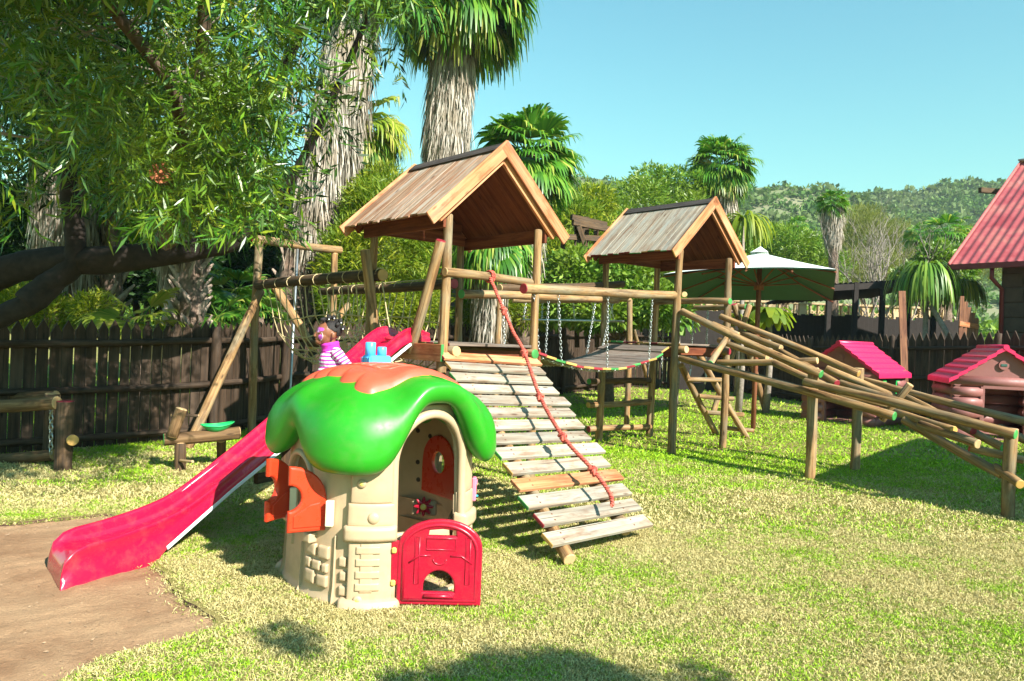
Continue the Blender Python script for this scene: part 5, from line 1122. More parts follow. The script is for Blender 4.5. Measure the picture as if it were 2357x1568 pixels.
# ---------------- big tree at the left ----------------
BT = empty('broad_tree', V((-6.6, 8.2, 0)), 'big dark-limbed tree with narrow glossy leaves filling the upper left', 'tree')
trunk_path('trunk', [V((-6.9, 8.2, -.2)), V((-6.6, 8.2, 1.2)), at(-60, 660, 8.2), at(60, 612, 8.2), at(230, 598, 8.3), at(420, 578, 8.5), at(550, 548, 8.8), at(640, 470, 9.0)], [.30, .22, .18, .16, .155, .14, .10, .05], BARKD, BT, .15, 14)
for pts, rr in (([at(60, 700, 8.0), at(110, 655, 8.1), at(170, 600, 8.2), at(165, 480, 8.2), at(150, 330, 8.1), at(120, 150, 8.0)], [.14, .13, .12, .10, .085, .07]), ([at(-60, 760, 7.9), at(20, 720, 8.0), at(90, 690, 8.05), at(150, 625, 8.2)], [.12, .12, .11, .1]),
                ([at(380, 585, 8.5), at(400, 500, 8.2), at(410, 400, 7.6), at(420, 300, 7.0), at(395, 200, 6.6), at(330, 110, 6.3), at(262, 20, 6.0), at(210, -80, 5.8)], [.13, .12, .09, .065, .058, .055, .05, .045]),
                ([at(470, 570, 8.6), at(520, 440, 8.3), at(600, 260, 8.0), at(700, 60, 7.5)], [.12, .09, .07, .05]), ([at(420, 300, 7.0), at(455, 180, 6.8), at(470, 40, 6.5), at(460, -90, 6.2)], [.05, .05, .055, .05]), ([at(550, 548, 8.8), at(610, 500, 8.7), at(690, 380, 8.4), at(800, 150, 8.0), at(860, 0, 7.6)], [.10, .07, .05, .035, .025])):
    trunk_path('limb', pts, rr, BARK if rr[0] < .055 or pts[0].y < 8.55 and len(pts) == 8 else BARKD, BT, .15, 10)  # lighter bark on the sunlit branch, darker bark holds the crown's shade
m = MB(); c = at(370, 397, 6.3); ax_ = V((.15, -.98, .1)).normalized(); m.path([c-ax_*.25, c-ax_*.02, c], [.105, .10, .095], 16, capm=(None, 1)); lp = m.build('sawn_stump', [BARK, wood('sawn_heart', (.62, .27, .14), (.50, .17, .08), (.22, .06, .03), streak=(9, 9))], BT)
FP = [(-300, -400), (1010, -400), (1000, 0), (965, 60), (925, 110), (935, 170), (905, 222), (880, 180), (850, 250), (830, 330), (800, 400), (760, 440), (700, 450), (650, 500), (620, 525), (560, 530), (500, 500), (440, 480), (400, 510), (350, 470), (300, 440), (250, 460), (215, 400), (150, 420), (100, 460), (40, 480), (-60, 520), (-300, 520)]
fpx, fpy = np.array([p[0] for p in FP], float), np.array([p[1] for p in FP], float)
RTn, UPn, FWn = np.array(RT), np.array(UP), np.array(FW); TS = np.array(TOSUN)
def uvof(P): q = P-np.array([0, 0, EYE]); d = q@FWn; return CX+FPX*(q@RTn)/d, CY-FPX*(q@UPn)/d
def keepmask(P, poly=True):
    u, v = uvof(P); ok = P[:, 1] > 1.0
    vis = (v > -30) & (u > -60) & (u < 2400) & (P[:, 1] > .3)
    ins_ = inpoly(u, v, fpx, fpy); ok &= (~vis | ins_)
    g = P-TS*(P[:, 2:3]/TS[2]); sunny = (g[:, 0] > -3.35-.0*g[:, 1]) & (g[:, 1] < 11.0); ok &= ~sunny
    sunny2 = (g[:, 1] < 5.9) | ((g[:, 0] > -4.9) & (g[:, 1] > 9.9) & (g[:, 1] < 12.6)) ; ok &= ~(sunny2 & (P[:, 1] < 6.2)); return ok
BRL = [(262, 20), (330, 110), (395, 200), (420, 300), (412, 345)]
def nearbr(u, v):
    d = np.hypot(u-370, v-398)-14
    for (x0, y0), (x1, y1) in zip(BRL[:-1], BRL[1:]):
        t = np.clip(((u-x0)*(x1-x0)+(v-y0)*(y1-y0))/((x1-x0)**2+(y1-y0)**2), 0, 1); d = np.minimum(d, np.hypot(u-x0-t*(x1-x0), v-y0-t*(y1-y0)))
    return d < 16
# clumps in the seen part of the crown
def crown_part(name, n, gen, nl, tl, ll, wr, droop, mat, thr=None):
    P = gen(n)
    if thr is not None:
        f = np.sin(P[:, 0]*4.1+1+P[:, 1])*np.sin(P[:, 2]*4.7+P[:, 1]*1.3)+.6*np.sin(P[:, 0]*8.3+P[:, 2]*6.1); P = P[f > thr]
    P = P[keepmask(P)]; u_, v_ = uvof(P); pr = np.clip(1.25-(u_-560)/180, .16, 1)*np.clip(1.15-(v_-330)/260+.5*np.exp(-((u_-450)/130)**2), .25, 1); pr[(v_ > 375) & (u_ < 330)] *= .3; pr[(u_ > 640) & (v_ > 230) & (u_ < 850)] = .07; pr[nearbr(u_, v_) & (P[:, 1] < 8.3)] = .04; pr[v_ < 0] = 1; P = P[rng.random(len(P)) < pr]; D = rng.normal(size=P.shape)+np.array([0, -.2, -.15]); pos, dr, L = twigs(P, D, nl, tl, ll, wr, droop); uu, vv = uvof(pos); k = ~((uu > 1010) & (vv > 0) & (uu < 2400)) & (pos[:, 1] > 1) & ~((vv > 555) & (uu > -60)) & ~(nearbr(uu, vv) & (rng.random(len(uu)) < .97) & (pos[:, 1] < 8.2))
    leaves(name, pos[k], dr[k], L[k], wr, mat, BT); print(name, len(P)); return P
def view_gen(y0, y1, u0=-150, u1=1010, v0=-350, v1=640):
    def g(n):
        Yv = y0+(y1-y0)*rng.random(n); u = u0+(u1-u0)*rng.random(n); v = v0+(v1-v0)*rng.random(n); a = (u-CX)/FPX; b_ = (CY-v)/FPX; d = FWn[None]+RTn[None]*a[:, None]+UPn[None]*b_[:, None]; return np.array([0, 0, EYE])+d*(Yv/d[:, 1])[:, None]
    return g
crown_part('leaf_sprays', 5400, view_gen(4.4, 7.4), 15, .30, .13, .13, .6, LF_NEAR, .38)
crown_part('leaf_sprays', 3400, view_gen(6.8, 9.8), 15, .34, .16, .14, .6, LF_NEAR, .3)
crown_part('leaf_sprays', 2600, view_gen(8.8, 12), 14, .5, .18, .2, .5, LF_DARK, None)  # rear layer in darker green, standing in for shade inside the crown
crown_part('young_shoots', 2200, view_gen(5.0, 8.5), 34, .16, .045, .22, .3, LF_YEL, .1)
crown_part('leaf_sprays', 850, view_gen(5.6, 7.4, 220, 640, 180, 560), 16, .36, .12, .14, .4, LF_NEAR, None)
def shade_gen(n):
    g = np.stack([-11+7.65*rng.random(n), 6.1+6.9*rng.random(n), np.zeros(n)], 1); h = 3.6+2.6*rng.random(n); return g+TS*(h/TS[2])[:, None]
def dark_gen(n):
    Q = view_gen(4.8, 9.0, -150, 210, 30, 520)(n); t = 1.2+2.2*rng.random(n); return Q+TS*t[:, None]
def abovemask(P): u, v = uvof(P); return P[(v < -20) | (P[:, 1] < .5)]
Pq = abovemask(dark_gen(3600)); Pq = Pq[keepmask(Pq)]; pos, dr, L = twigs(Pq, rng.normal(size=Pq.shape), 12, .4, .15, .2, .4); k = abovemask(pos) is not None; uu, vv = uvof(pos); kk = (vv < -15) | (pos[:, 1] < .3)
leaves('shading_leaf_sprays', pos[kk], dr[kk], L[kk], .2, LF_NEAR, BT); print('high', kk.sum())  # unseen leaves added above the frame to shade the crown's left side
m = MB(); 
for k in range(26):
    a_ = at(random.uniform(60, 600), random.uniform(0, 380), random.uniform(6.5, 8)); branches(m, a_, V((random.uniform(-1, .6), random.uniform(-.4, .2), random.uniform(-.2, .6))), .8, .014, 1, .6)
m.build('twigs', BARKG, BT)
for (p0, p1) in ((at(210, -80, 5.8), V((-2.6, 4.2, 5.0))), (at(460, -90, 6.2), V((-1.2, 4.0, 5.2)))):
    m = MB(); branches(m, p0, p1-p0, (p1-p0).length, .05, 2, .5); m.build('limb', BARK, BT)
# unseen tree added behind the photographer, clumps set to cast the bottom shadow
ST = empty('shade_caster_tree', V((4.2, -2.2, 0)), 'unseen leafy tree added behind the camera to shade the lawn at the bottom edge', 'tree')
m = MB(); m.path([V((4.2, -2.2, -.1)), V((4.1, -2.0, 1.5)), V((3.6, -1.4, 3.0))], [.16, .13, .1], 10)
cl = []
for (gx_, gy_, r_, h_) in ((.30, 3.22, .44, 3.2), (-.12, 3.08, .36, 3.1), (.75, 3.1, .38, 3.3), (-1.12, 3.85, .13, 3.0), (-1.0, 3.72, .10, 3.05), (.98, 3.60, .09, 3.0), (.35, 3.55, .2, 3.2)):
    c = V((gx_, gy_, 0))+TOSUN*(h_/TOSUN.z); cl.append((tuple(c), (r_, r_, r_*.8)))
    if r_ > .35: branches(m, V((3.6, -1.4, 3.0)), c-V((3.6, -1.4, 3.0)), (c-V((3.6, -1.4, 3.0))).length, .05, 0)
m.build('trunk', BARK, ST); P, d = blob_points(9000, cl, .2); leaves('crown', P, d+rng.normal(size=d.shape), .07, .4, LF_MID, ST)
# ---------------- hills ----------------
RG = [(-400, 560), (300, 500), (900, 440), (1200, 410), (1300, 402), (1340, 404), (1400, 412), (1450, 420), (1520, 424), (1620, 428), (1720, 432), (1800, 424), (1860, 430), (1930, 442), (2000, 470), (2100, 500), (2500, 560)]
RG2 = [(1500, 560), (1800, 480), (1950, 450), (2020, 446), (2080, 446), (2130, 438), (2185, 424), (2240, 422), (2300, 426), (2400, 450), (2700, 500)]
mh, n, b = newmat('dry_hillside'); o = coord(n, 'Object'); c = ramp(n, noise(n, o, .06, 7, .7), [(.35, (.08, .13, .04)), (.55, (.15, .17, .075)), (.72, (.24, .20, .13))]); n.links.new(c, b.inputs['Base Color']); b.inputs['Roughness'].default_value = 1; HILL = mh
def hill(RGx, y0, y1, name):
    us = np.linspace(RGx[0][0], RGx[-1][0], 90); rv = np.interp(us, [p[0] for p in RGx], [p[1] for p in RGx]); rows = []; pts = []
    for k in range(30):
        t = k/29; row = []
        for u, v in zip(us, rv):
            top = at(u, v+3, y1); a = at(u, 790, y0); a.z = 0; p = a.lerp(top, t); p.z = top.z*(t**1.25)+1.2*math.sin(p.x*.11)*math.sin(p.y*.13)*t*(1-t)*3; row.append(p)
        rows.append(row)
    back = [V((p.x, p.y+60, p.z-25)) for p in rows[-1]]; rows.append(back); m = MB(); m.grid(rows, flip=True); h = m.build(name, HILL); tag(h, kind='structure'); return rows
H1 = hill(RG, 95, 190, 'hill'); H2 = hill(RG2, 130, 260, 'hill')
LF_HILL = leafmat('hill_bush_leaf', [(0, (.06, .13, .03)), (.6, (.10, .19, .045)), (1, (.16, .25, .07))], .25, .9, (.17, .21, .09), .05, .05)
def bushes(rows, n, tlo, thi, rr, name, label):
    R = np.array([[tuple(p) for p in r] for r in rows[:-1]]); i = (tlo+(thi-tlo)*rng.random(n)**.62)*(R.shape[0]-1); j = rng.random(n)*(R.shape[1]-2); ii, jj = i.astype(int).clip(0, R.shape[0]-2), j.astype(int); fi, fj = (i-ii)[:, None], (j-jj)[:, None]
    c = R[ii, jj]*(1-fi)*(1-fj)+R[ii+1, jj]*fi*(1-fj)+R[ii, jj+1]*(1-fi)*fj+R[ii+1, jj+1]*fi*fj; s = rr*(.5+1.0*rng.random(n)**2); K_ = 34
    d = nrmz(rng.normal(size=(n*K_, 3))); d[:, 2] = np.abs(d[:, 2])*.9-.1; C = np.repeat(c, K_, 0)+d*np.repeat(s, K_)[:, None]*np.array([1, 1, .8])*(.75+.3*rng.random((n*K_, 1)))
    o = leaves(name, C, d+rng.normal(size=d.shape)*.9, np.repeat(s, K_)*.62, .8, LF_HILL, None); tag(o, kind='stuff'); return o
bushes(H1, 2600, .25, 1.0, 1.7, 'hillside_bushes', ''); bushes(H2, 3600, .3, 1.0, 2.2, 'hillside_bushes', '')
# a belt of far trees that closes the horizon
P = []; 
bl = [eb(u, 770+.0394*(u-CX)-random.uniform(5, 40), 70+random.uniform(0, 15), random.uniform(50, 90), random.uniform(40, 75)) for u in range(-300, 2700, 60)]
P, d = blob_points(42000, bl, .6); tag(leaves('distant_woodland', P, d+rng.normal(size=d.shape)*.8, .9, .5, LF_MID, None), kind='stuff')
# ---------------- parasol ----------------
UMW = simple('parasol_cloth', (.74, .80, .74), .85, 0, 3, .05, .1); UMG = simple('parasol_underside', (.03, .12, .07), .9, 0, 3, .1, .1); RIB = wood('varnished_rib', (.30, .12, .06), (.22, .08, .04), (.10, .03, .02))
pk = at(1750, 582, 14); cr = [at(1527, 631, 13.2), at(1717, 616, 11.8), at(1925, 620, 12.6), at(1917, 690, 16.2), at(1590, 692, 16.8)]; NC = 5
UM = empty('parasol', V((pk.x, pk.y, 0)), 'large square garden parasol, pale green on top and dark beneath, behind the right log walkway', 'parasol')
def panel(off, flip):
    m = MB()
    for i in range(NC):
        a, c = cr[i], cr[(i+1) % NC]; rows = []
        for r in range(9):
            t = r/8; row = []
            for s in range(9):
                q = a.lerp(c, s/8); p = pk.lerp(q, t); p = p-Z*(.01*math.sin(math.pi*t)-.02*t*math.sin(math.pi*s/8))-Z*off; row.append(p)
            rows.append(row)
        m.grid(rows, flip=flip)
    return m
panel(0, False).build('canopy', UMW, UM); panel(.02, True).build('lining', UMG, UM)
m = MB(); q0 = pk+Z*.12
for i in range(NC):
    a, c = cr[i], cr[(i+1) % NC]; m.grid([[q0]*5, [pk.lerp(a.lerp(c, s/4), .11)+Z*.05 for s in range(5)]])
m.build('vent_cap', UMW, UM)
m = MB()
hub = V((pk.x, pk.y, pk.z-.62)); mids = [cr[i].lerp(cr[(i+1) % NC], .5) for i in range(NC)]
m.path([V((pk.x, pk.y, -.1)), V((pk.x, pk.y, pk.z-.02))], .045, 10); m.build('pole', RIB, UM)
for q in cr+mids:
    m = MB(); m.path([pk-Z*.06, pk.lerp(q, .5)-Z*.11, q-Z*.05], .016, 6); rb = m.build('rib', RIB, UM); m = MB(); m.path([hub, pk.lerp(q, .5)-Z*.12], .014, 6); m.build('strut', RIB, rb)
m = MB(); m.path([hub-Z*.08, hub+Z*.06], .09, 10); m.build('hub', RIB, UM)
# ---------------- house on the right ----------------
STONE = simple('shaded_stone', (.06, .045, .03), .9, 0, 3, .35, .8)  # stone colour darkened to hold the shade under the roof overhang
mr, n, b = newmat('red_corrugated_roof'); o = coord(n, 'Object'); c = ramp(n, noise(n, o, 1.2, 5, .65), [(.35, (.26, .035, .04)), (.5, (.34, .07, .075)), (.62, (.38, .12, .10)), (.75, (.46, .20, .21))]); n.links.new(c, b.inputs['Base Color']); b.inputs['Roughness'].default_value = .5; ROOFR = mr
GUT = simple('dark_red_gutter', (.12, .012, .015), .5, 0, 5, .2, .1); FRM = wood('window_timber', (.25, .16, .09), (.18, .11, .06), (.08, .05, .03)); GLS = simple('dark_glass', (.015, .02, .025), .1, 0, 3, .1, 0); WHT = simple('white_metal', (.75, .76, .76), .4, 0, 4, .05, 0)
e0 = at(2187, 610, 18.5); ed = V((.6, -.8, 0)); sd2 = V((.8, .6, 0)); HE = empty('stone_house', V((e0.x, e0.y, 0)), 'stone house with faded red corrugated roof at the right edge', 'house')
ez = e0.z; hr_ = 3.25; rl = 4.2; m = MB(); rows = []
for i in range(14):
    t = i/13; row = []
    for j in range(0, 200): x = j*.04; row.append(e0+ed*x+sd2*rl*t+Z*(hr_*t+.025*math.sin(x*2*math.pi/.20)))
    rows.append(row)
m.grid(rows, flip=True); rf_ = m.build('roof', ROOFR, HE)
m = MB(); m.grid([[e0+ed*x+sd2*rl*(1+t)+Z*(hr_*(1-t)+.025*math.sin(x*2*math.pi/.20)) for x in np.arange(0, 8, .05)] for t in (0, .5, 1)], flip=True); m.build('roof', ROOFR, HE)
m = MB(); m.beam(e0-ed*.05-Z*.06, e0+ed*8-Z*.06, Z, .12, .13); m.build('gutter', GUT, HE)
m = MB(); m.beam(e0-ed*.02+Z*-.02, e0-ed*.02+sd2*rl+Z*(hr_-.02), Z, .04, .16); m.build('barge_board', simple('faded_red_board', (.45, .13, .12), .7), HE)
m = MB(); m.beam(e0+sd2*rl+Z*(hr_+.05)-ed*.05, e0+sd2*rl+ed*8+Z*(hr_+.05), Z, .3, .05); m.build('ridge_cap', simple('grey_ridge', (.35, .30, .28), .7), HE)
w0 = e0+ed*.95+sd2*.55; w0.z = 0; m = MB(); 
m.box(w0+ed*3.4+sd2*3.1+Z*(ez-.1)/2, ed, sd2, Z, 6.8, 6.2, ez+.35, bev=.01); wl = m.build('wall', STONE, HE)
for k in range(9):
    for q in range(14):
        if random.random() < .8: m = None
m = MB()
for k in range(10):
    x = 0
    while x < 4.5:
        wd = random.uniform(.3, .6); m.box(w0+ed*(x+wd/2)-sd2*.012+Z*(.15+k*.36), ed, Z, sd2, wd-.03, .33, .05, bev=.012); x += wd
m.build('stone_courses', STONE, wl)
m = MB(); m.path([e0+ed*.9+sd2*.1-Z*.1, e0+ed*.9+sd2*.1-Z*.35, e0+ed*1.0+sd2*.45-Z*.6, V((w0.x, w0.y, 0))-sd2*.08+ed*.1], .05, 8); m.build('downpipe', GUT, HE)
wc = w0+ed*1.75+Z*2.55-sd2*.06; m = MB()
for (dx, dz, sx, sz_) in ((-.42, 0, .07, 1.0), (.42, 0, .07, 1.0), (0, -.5, .9, .08), (0, .5, .9, .08), (0, 0, .05, .95), (0, 0, .8, .04)): m.box(wc+ed*dx+Z*dz, ed if sx > sz_ else Z, sd2, Z if sx > sz_ else ed, max(sx, sz_), .09, min(sx, sz_))
wf = m.build('window_frame', FRM, HE); m = MB(); m.box(wc+sd2*.02, ed, sd2, Z, .8, .02, .95); m.build('window_pane', GLS, wf)
AC = empty('air_conditioner', w0+ed*2.0-sd2*.35+Z*1.5, 'white air conditioner unit at the house wall above the spiked fence', 'air conditioner'); m = MB(); c = w0+ed*2.0-sd2*.35+Z*1.72; m.box(c, ed, sd2, Z, .95, .34, .65, bev=.02); m.build('casing', WHT, AC)
m = MB(); m.path([c-sd2*.175+ed*.1, c-sd2*.185+ed*.1], .26, 24); m.build('fan_grille', simple('dark_grille', (.06, .07, .09), .5), AC); m = MB(); m.beam(c-Z*.33, V((c.x, c.y, .0)), ed, .6, .25); m.build('stand', STONE, AC)
m = MB(); q = at(2290, 437, 20.5); m.beam(q-ed*.15-V((.25, 0, 0)), q+V((.8, .3, 0)), Z, .12, .14); tag(m.build('roof_beam_stub', LOGD), 'dark timber stub sticking out beside the red roof edge', 'beam')
# dark open shed, garden wall, trellis bits
SHDM = simple('near_black_timber', (.018, .013, .010), .9)  # near-black timber for posts, fascia and back boards
SHD = empty('open_shed', at(2020, 800, 23)*1, 'dark open shed with corrugated roof edge between the parasol and the ponytail palms', 'shed'); SHD.location.z = 0
a, c = at(1895, 655, 22), at(2165, 640, 23); dd_ = (c-a).normalized(); bk = V((-dd_.y, dd_.x, 0))*3.0; bk = bk if bk.y > 0 else -bk; m = MB(); rows = [[a+(c-a)*(j/90)+bk*t+Z*(-.45*t+.03*math.sin(j*1.6)) for j in range(91)] for t in (0, 1)]
m.grid(rows); m.grid([[p-Z*.04 for p in r] for r in rows], flip=True); m.build('roof', simple('underside_shade_sheet', (.014, .009, .007), .9), SHD)  # near-black sheet colour stands in for the roof underside's shade
for k in (.05, .27, .5, .72, .95):
    p = a.lerp(c, k); m = MB(); m.beam(V((p.x, p.y, 0)), p, V((1, 0, 0)), .13, .13); m.build('post', SHDM, SHD)
m = MB(); m.beam(a-Z*.12, c-Z*.12, Z, .06, .18); m.build('fascia', SHDM, SHD)
m = MB(); g0, g1 = at(1555, 800, 25), at(2215, 800, 26); g0.z = g1.z = 0
for i in range(72): p = g0.lerp(g1, i/72); m.beam(V((p.x, p.y, 0)), V((p.x, p.y, 2.72+random.uniform(-.05, .05))), V((0, 1, 0)), .145, .02)
m.build('back_boards', SHDM, SHD)
CREAM = simple('cream_plaster', (.50, .36, .20), .85, 0, 4, .12, .2); GW = empty('garden_wall', at(1850, 800, 30)*1, 'cream plastered garden wall with pierced blocks glimpsed below the parasol', 'wall'); GW.location.z = 0
a, c = at(1560, 700, 30), at(2170, 705, 30); a.z = c.z = 0; m = MB(); m.beam(a+Z*1.3, c+Z*1.3, Z, .25, 2.8); m.build('wall_panel', CREAM, GW)
m = MB(); nb = 34
for i in range(nb+1):
    p = a.lerp(c, i/nb); w = .28 if i % 4 == 0 else .06; m.box(p+Z*3.0, (c-a), V((0, 1, 0)), Z, w, .18, .62)
for i in range(nb):
    p = a.lerp(c, (i+.5)/nb)
    if True: m.box(p+Z*3.0, (c-a).normalized()+Z*.8, V((0, 1, 0)), Z-(c-a).normalized()*.8, .42, .08, .04); m.box(p+Z*3.0, (c-a).normalized()-Z*.8, V((0, 1, 0)), Z+(c-a).normalized()*.8, .42, .07, .04)
m.build('pierced_blocks', CREAM, GW); m = MB(); m.beam(a+Z*3.35, c+Z*3.35, Z, .3, .08); m.build('coping', CREAM, GW)
REDBD = wood('old_reddish_board', (.30, .14, .07), (.20, .085, .045), (.08, .03, .02))
q0_, q1_ = at(2076, 670, 17.8), at(2092, 790, 17.6); m = MB(); m.beam(q0_, V((q1_.x, q1_.y, .0)), V((0, 1, 0)), .17, .03); tag(m.build('leaning_board', REDBD), 'single reddish board standing upright behind the spiked fence', 'board')
GT = empty('old_gate', at(2235, 800, 17.6)*1, 'half-open orange-brown plank gate beside the stone house', 'gate'); GT.location.z = 0; m = MB()
for k in range(5): p = at(2212+k*9, 740, 17.7+k*.12); m.beam(V((p.x, p.y, .3)), V((p.x, p.y, 2.95-.12*k)), V((0, 1, 0)), .095, .025)
m.build('gate_boards', REDBD, GT); m = MB(); p, q = at(2208, 745, 17.6), at(2252, 752, 18.2); m.beam(p, q, Z, .03, .12); m.build('gate_rail', ORW, GT)
TS_ = empty('timber_frame', at(1345, 800, 19.5)*1, 'weathered dark timber frame structure among the shrubs between the two roofs', 'timber structure'); TS_.location.z = 0
for (u0, v0, u1, v1, Y_) in ((1327, 505, 1328, 800, 19.5), (1350, 500, 1352, 800, 19.9), (1372, 520, 1374, 800, 20), (1343, 525, 1318, 590, 19.4), (1330, 515, 1352, 580, 19.3), (1296, 548, 1296, 800, 19.8)):
    m = MB(); a, c = at(u0, v0, Y_), at(u1, v1, Y_+.02); m.beam(a, c, V((0, 1, 0)), .12, .13); m.build('upright', LOGD, TS_)
for (u0, v0, u1, v1) in ((1315, 500, 1395, 518), (1290, 545, 1390, 550), (1318, 512, 1400, 528)): m = MB(); m.beam(at(u0, v0, 19.2), at(u1, v1, 19.7), Z, .12, .14); m.build('beam', LOGD, TS_)
# unseen roof added off the right edge, shaped to throw the broad lawn shadow
SHL = empty('shadow_roof', V((6.9, 5.2, 0)), 'unseen timber roof on posts added beyond the right edge to shade the lawn', 'shadow_roof')
cz_ = 3.1; cc_ = V((3.77, 9.07, 0))+TOSUN*(cz_/TOSUN.z); dA, dB = V((.51, -.86, 0)), V((.64, .77, 0)); m = MB(); m.quad(cc_, cc_+dA*4.5, cc_+dA*4.5+dB*6, cc_+dB*6); m.quad(*[p+Z*.08 for p in (cc_, cc_+dB*6, cc_+dB*6+dA*4.5, cc_+dA*4.5)]); m.build('roof_sheet', PLANK, SHL)
for p in (cc_+dA*.25+dB*.6, cc_+dA*4.2+dB*.6, cc_+dA*.25+dB*5.6): m = MB(); m.log(V((p.x, p.y, -.1)), p, .07); m.build('post', ends_for(LOG), SHL)
# ---------------- pink log cabins ----------------
PKR = plastic('hot_pink_roof', (.72, .02, .10), .35, .05, dirt=.05); PKW = plastic('dusky_pink_wall', (.26, .10, .09), .5, .08, dirt=.1); GSH = plastic('green_shutter', (.02, .42, .08), .35)
def cabin(FLp, adir, w, d, hw, hr2, label, green):
    a = V(adir).normalized(); b_ = V((-a.y, a.x, 0)); C = empty('toy_log_cabin', FLp, label, 'playhouse', 'pink-roofed toy log cabins'); O = V((FLp.x, FLp.y, 0))
    def q(s, t, z): return O+a*s+b_*t+Z*z
    m = MB(); nl = 6; st = hw/nl; dw0, dw1 = w*.28, w*.76
    for k in range(nl):
        z = st*(k+.5)
        for (t, segs) in ((0, ((-.08, dw0), (dw1, w+.08)) if k < nl-1 else ((-.08, w+.08),)), (d, ((-.08, w+.08),))):
            for s0_, s1_ in segs: m.path([q(s0_, t, z), q(s1_, t, z)], st*.53, 10)
        for s in (0, w):
            segs = ((-.08, d*.3), (d*.72, d+.08)) if 1 < k < nl-1 and s == w else ((-.08, d+.08),)
            for t0, t1 in segs: m.path([q(s, t0, z), q(s, t1, z)], st*.50, 10)
    m.build('log_walls', PKW, C)
    for t in (0, d):
        mm = MB(); loop = [q(0, t-.03, hw), q(w, t-.03, hw), q(w/2, t-.03, hr2-.03)]; l2 = [p+b_*.06 for p in loop]; k = len(mm.v); mm.v += [tuple(p) for p in loop+l2]
        mm.face((k, k+1, k+2), [(0, 0)]*3, 0, False); mm.face((k+5, k+4, k+3), [(0, 0)]*3, 0, False)
        mm.build('gable', PKW, C)
    m = MB(); m.path([q(w/2, -.03, hw+(hr2-hw)*.42), q(w/2, -.07, hw+(hr2-hw)*.42)], .085, 18); m.build('gable_disc', PKW, C)
    ov = .15; th = .045
    for sgn in (-1, 1):
        m = MB(); rows = []; n = 6; half = w/2+.16; drop = (hr2-hw)*(half/(w/2))
        for i in range(n+1):
            f = i/n; s = w/2+sgn*half*f; z = hr2-drop*f+.03
            rows.append([q(s, -ov, z+.0), q(s, d+ov, z)]); 
            if i < n: f2 = (i+.97)/n; s2 = w/2+sgn*half*f2; rows.append([q(s2, -ov, hr2-drop*f2+.055), q(s2, d+ov, hr2-drop*f2+.055)])
        under = [[p-Z*th*1.6 for p in r] for r in rows[::-1]]; allr = rows+under+[rows[0]]; m.grid(allr, flip=(sgn < 0), sm=False)
        for e in (0, 1):
            for i in range(len(rows)-1):
                p0, p1, p2, p3 = rows[i][e], rows[i+1][e], under[len(rows)-2-i][e], under[len(rows)-1-i][e]; m.quad(*((p0, p1, p2, p3) if (e == 0) else (p3, p2, p1, p0)))
        m.build('roof_slope', PKR, C)
    m = MB(); m.path([q(w/2, -ov-.01, hr2+.02), q(w/2, d+ov+.01, hr2+.02)], .05, 10); m.build('ridge_cap', PKR, C)
    m = MB()
    for p0, p1 in ((q(dw0, -.05, 0), q(dw0, -.05, hw*.84)), (q(dw1, -.05, 0), q(dw1, -.05, hw*.84)), (q(dw0, -.05, hw*.84), q(dw1, -.05, hw*.84))): m.beam(p0, p1, b_, .07, .06)
    m.build('door_frame', PKW, C)
    m = MB(); m.box(q(w/2, d/2, .015), a, b_, Z, w*.96, d*.96, .03); m.build('floor', simple('dull_pink_floor', (.30, .14, .12), .7), C)
    if green:
        for t, wv_ in ((d*.26, .12), (d*.76, .12)): m = MB(); m.box(q(w+.06, t, hw*.60), Z, b_, a, hw*.45, .16, .03, bev=.01); m.build('shutter', GSH, C)
        m = MB(); m.box(q(w*.66, d*.45, hw*.17), a, b_, Z, .30, .28, hw*.34, bev=.03); m.build('inner_seat', GSH, C)
    else:
        m = MB(); m.box(q(w/2, -.075, hw+(hr2-hw)*.42), a, Z, b_, .10, .045, .01); m.build('name_plate', simple('green_plate', (.03, .10, .08), .5), C)
    return C
f0, f1 = gr(1856, 966), gr(2008, 984); ad = (f1-f0); cabin(f0, ad, ad.length, 1.25, 1.18, 1.70, 'pink-roofed toy log cabin with green shutters behind the log walkway', True)
f0 = gr(2196, 1008); cabin(f0, V((.85, -.25, 0)), 1.5, 1.3, 1.18, 1.72, 'pink-roofed toy log cabin cut by the right edge, dark doorway', False)
# ---------------- grass ----------------
mg, n, b = newmat('grass_blades'); g = n.nodes.new('ShaderNodeNewGeometry'); o = coord(n, 'Object')
straw = ramp(n, g.outputs['Random Per Island'], [(0, (.44, .36, .14)), (.5, (.56, .48, .205)), (1, (.64, .56, .27))]); green = ramp(n, g.outputs['Random Per Island'], [(0, (.12, .27, .006)), (.5, (.25, .47, .01)), (1, (.42, .60, .03))])
sx = n.nodes.new('ShaderNodeSeparateXYZ'); n.links.new(o, sx.inputs[0])
def mth(op, a, b_):
    q = n.nodes.new('ShaderNodeMath'); q.operation = op
    for i, z in enumerate((a, b_)):
        if hasattr(z, 'links'): n.links.new(z, q.inputs[i])
        else: q.inputs[i].default_value = z
    return q.outputs[0]
pt = noise(n, o, 1.1, 4, .6); p2 = noise(n, o, 11, 3, .6); far = mth('MULTIPLY', ramp(n, mth('MULTIPLY', sx.outputs[1], 1/20), [(.38, (0,)*3), (.52, (1,)*3)]), .26)
s_ = mth('ADD', mth('ADD', pt, mth('MULTIPLY', p2, .55)), far); rr = n.nodes.new('ShaderNodeTexWhiteNoise'); n.links.new(g.outputs['Random Per Island'], rr.inputs['Vector']); rr.noise_dimensions = '1D'; n.links.new(mth('MULTIPLY', g.outputs['Random Per Island'], 91.7), rr.inputs['W'])
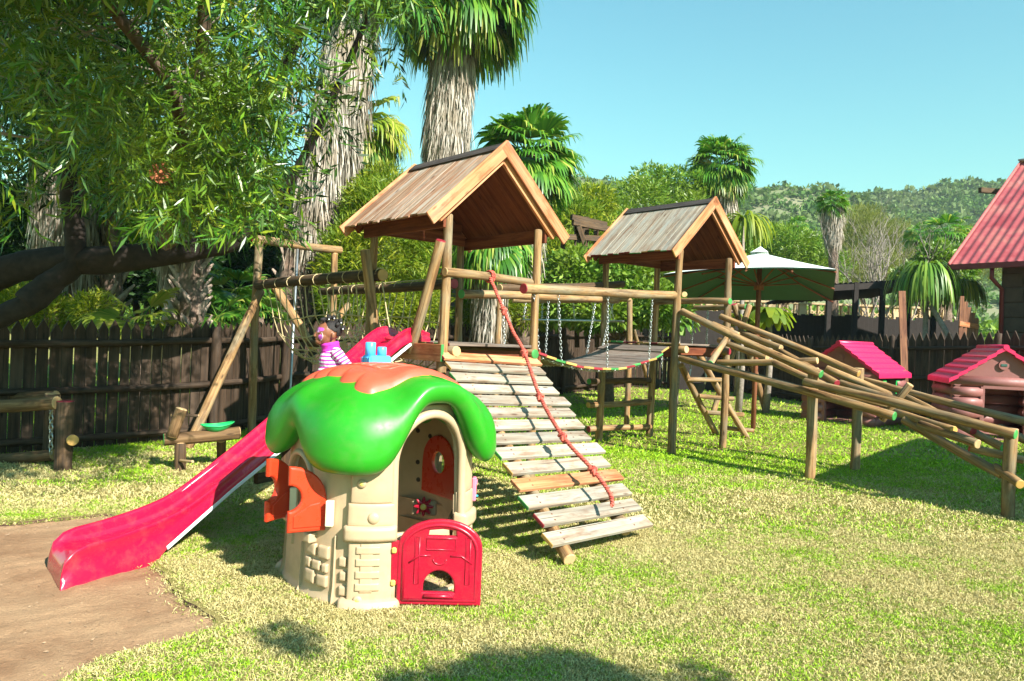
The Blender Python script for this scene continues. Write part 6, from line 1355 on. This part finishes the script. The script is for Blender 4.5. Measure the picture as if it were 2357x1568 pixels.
s_ = mth('ADD', s_, mth('MULTIPLY', rr.outputs['Value'], .28)); f = ramp(n, mth('SUBTRACT', s_, .10), [(.86, (0,)*3), (.93, (1,)*3)]); c = mix(n, f, straw, green)
n.links.new(c, b.inputs['Base Color']); b.inputs['Roughness'].default_value = .6; b.inputs['Specular IOR Level'].default_value = .2; GRS = mg
def blades(N, y0, y1, L, wd, x0=None, lie=1.0):
    y = y0+(y1-y0)*rng.random(N)**.85; hw = y*.74+.3; x = (2*rng.random(N)-1)*hw; i0 = inpit(x, y); k = ~i0 | ((rng.random(N) < .55) & ~(inpit(x+.05, y+.03) & inpit(x-.02, y+.06) & inpit(x+.03, y-.05))) | ((rng.random(N) < .05) & ~inpit(x+.15, y+.06)); x, y = x[k], y[k]; N = len(x)
    a = rng.random(N)*2*np.pi; el = np.abs(rng.normal(.6, .4, N))*lie; D = np.stack([np.cos(a)*np.cos(el), np.sin(a)*np.cos(el), np.sin(el)], 1); l = L*(.5+.8*rng.random(N)); w = wd*(.6+.8*rng.random(N)); B = np.stack([x, y, np.where(i0[k], -.018, -.002)+.012*rng.random(N)], 1)
    R = nrmz(np.cross(D, rng.normal(size=(N, 3))+np.array([0, 0, 1.5])))*w[:, None]*.5; M_ = B+D*(l*.55)[:, None]+np.array([0, 0, 1])*(l*.06)[:, None]; T_ = B+D*l[:, None]-np.array([0, 0, 1])*(l*.10)[:, None]
    return np.stack([B-R*.7, B+R*.7, M_+R, T_, M_-R], 1).reshape(-1, 3), N
allc = [blades(560000, 3.0, 6.6, .023, .0027), blades(200000, 6.3, 11, .038, .0055), blades(60000, 10, 18, .07, .011), blades(22000, 17, 28, .09, .02)]
co = np.concatenate([q[0] for q in allc]); tag(npmesh('grass', co, np.arange(len(co), dtype=np.int32), 5, GRS), kind='stuff')
# crumbs and dry blades on the sand
N = 7000; x = -6+5*rng.random(N); y = 2.6+3.4*rng.random(N); k = inpit(x, y); x, y = x[k], y[k]; N = len(x); a = rng.random(N)*6.28; D = np.stack([np.cos(a), np.sin(a), .15+0*a], 1); B = np.stack([x, y, -.020+0*x], 1)
tag(leaves('sand_litter', B, D, .005+.022*rng.random(N)**5, .35, simple('dry_crumbs', (.30, .20, .12), .9), None), kind='stuff')
# ---------------- haze ----------------
HZ = 0.00035
hm = bpy.data.materials.new('pale_haze'); hm.use_nodes = True; n = hm.node_tree; n.nodes.remove(n.nodes['Principled BSDF']); pv = n.nodes.new('ShaderNodeVolumePrincipled'); pv.inputs['Color'].default_value = (.80, .93, 1.0, 1); pv.inputs['Density'].default_value = HZ
n.links.new(pv.outputs[0], n.nodes['Material Output'].inputs['Volume'])
m = MB(); m.box(V((60, 200, 40)), V((1, 0, 0)), V((0, 1, 0)), Z, 760, 560, 84, bev=.01); tag(m.build('haze', hm), kind='stuff')
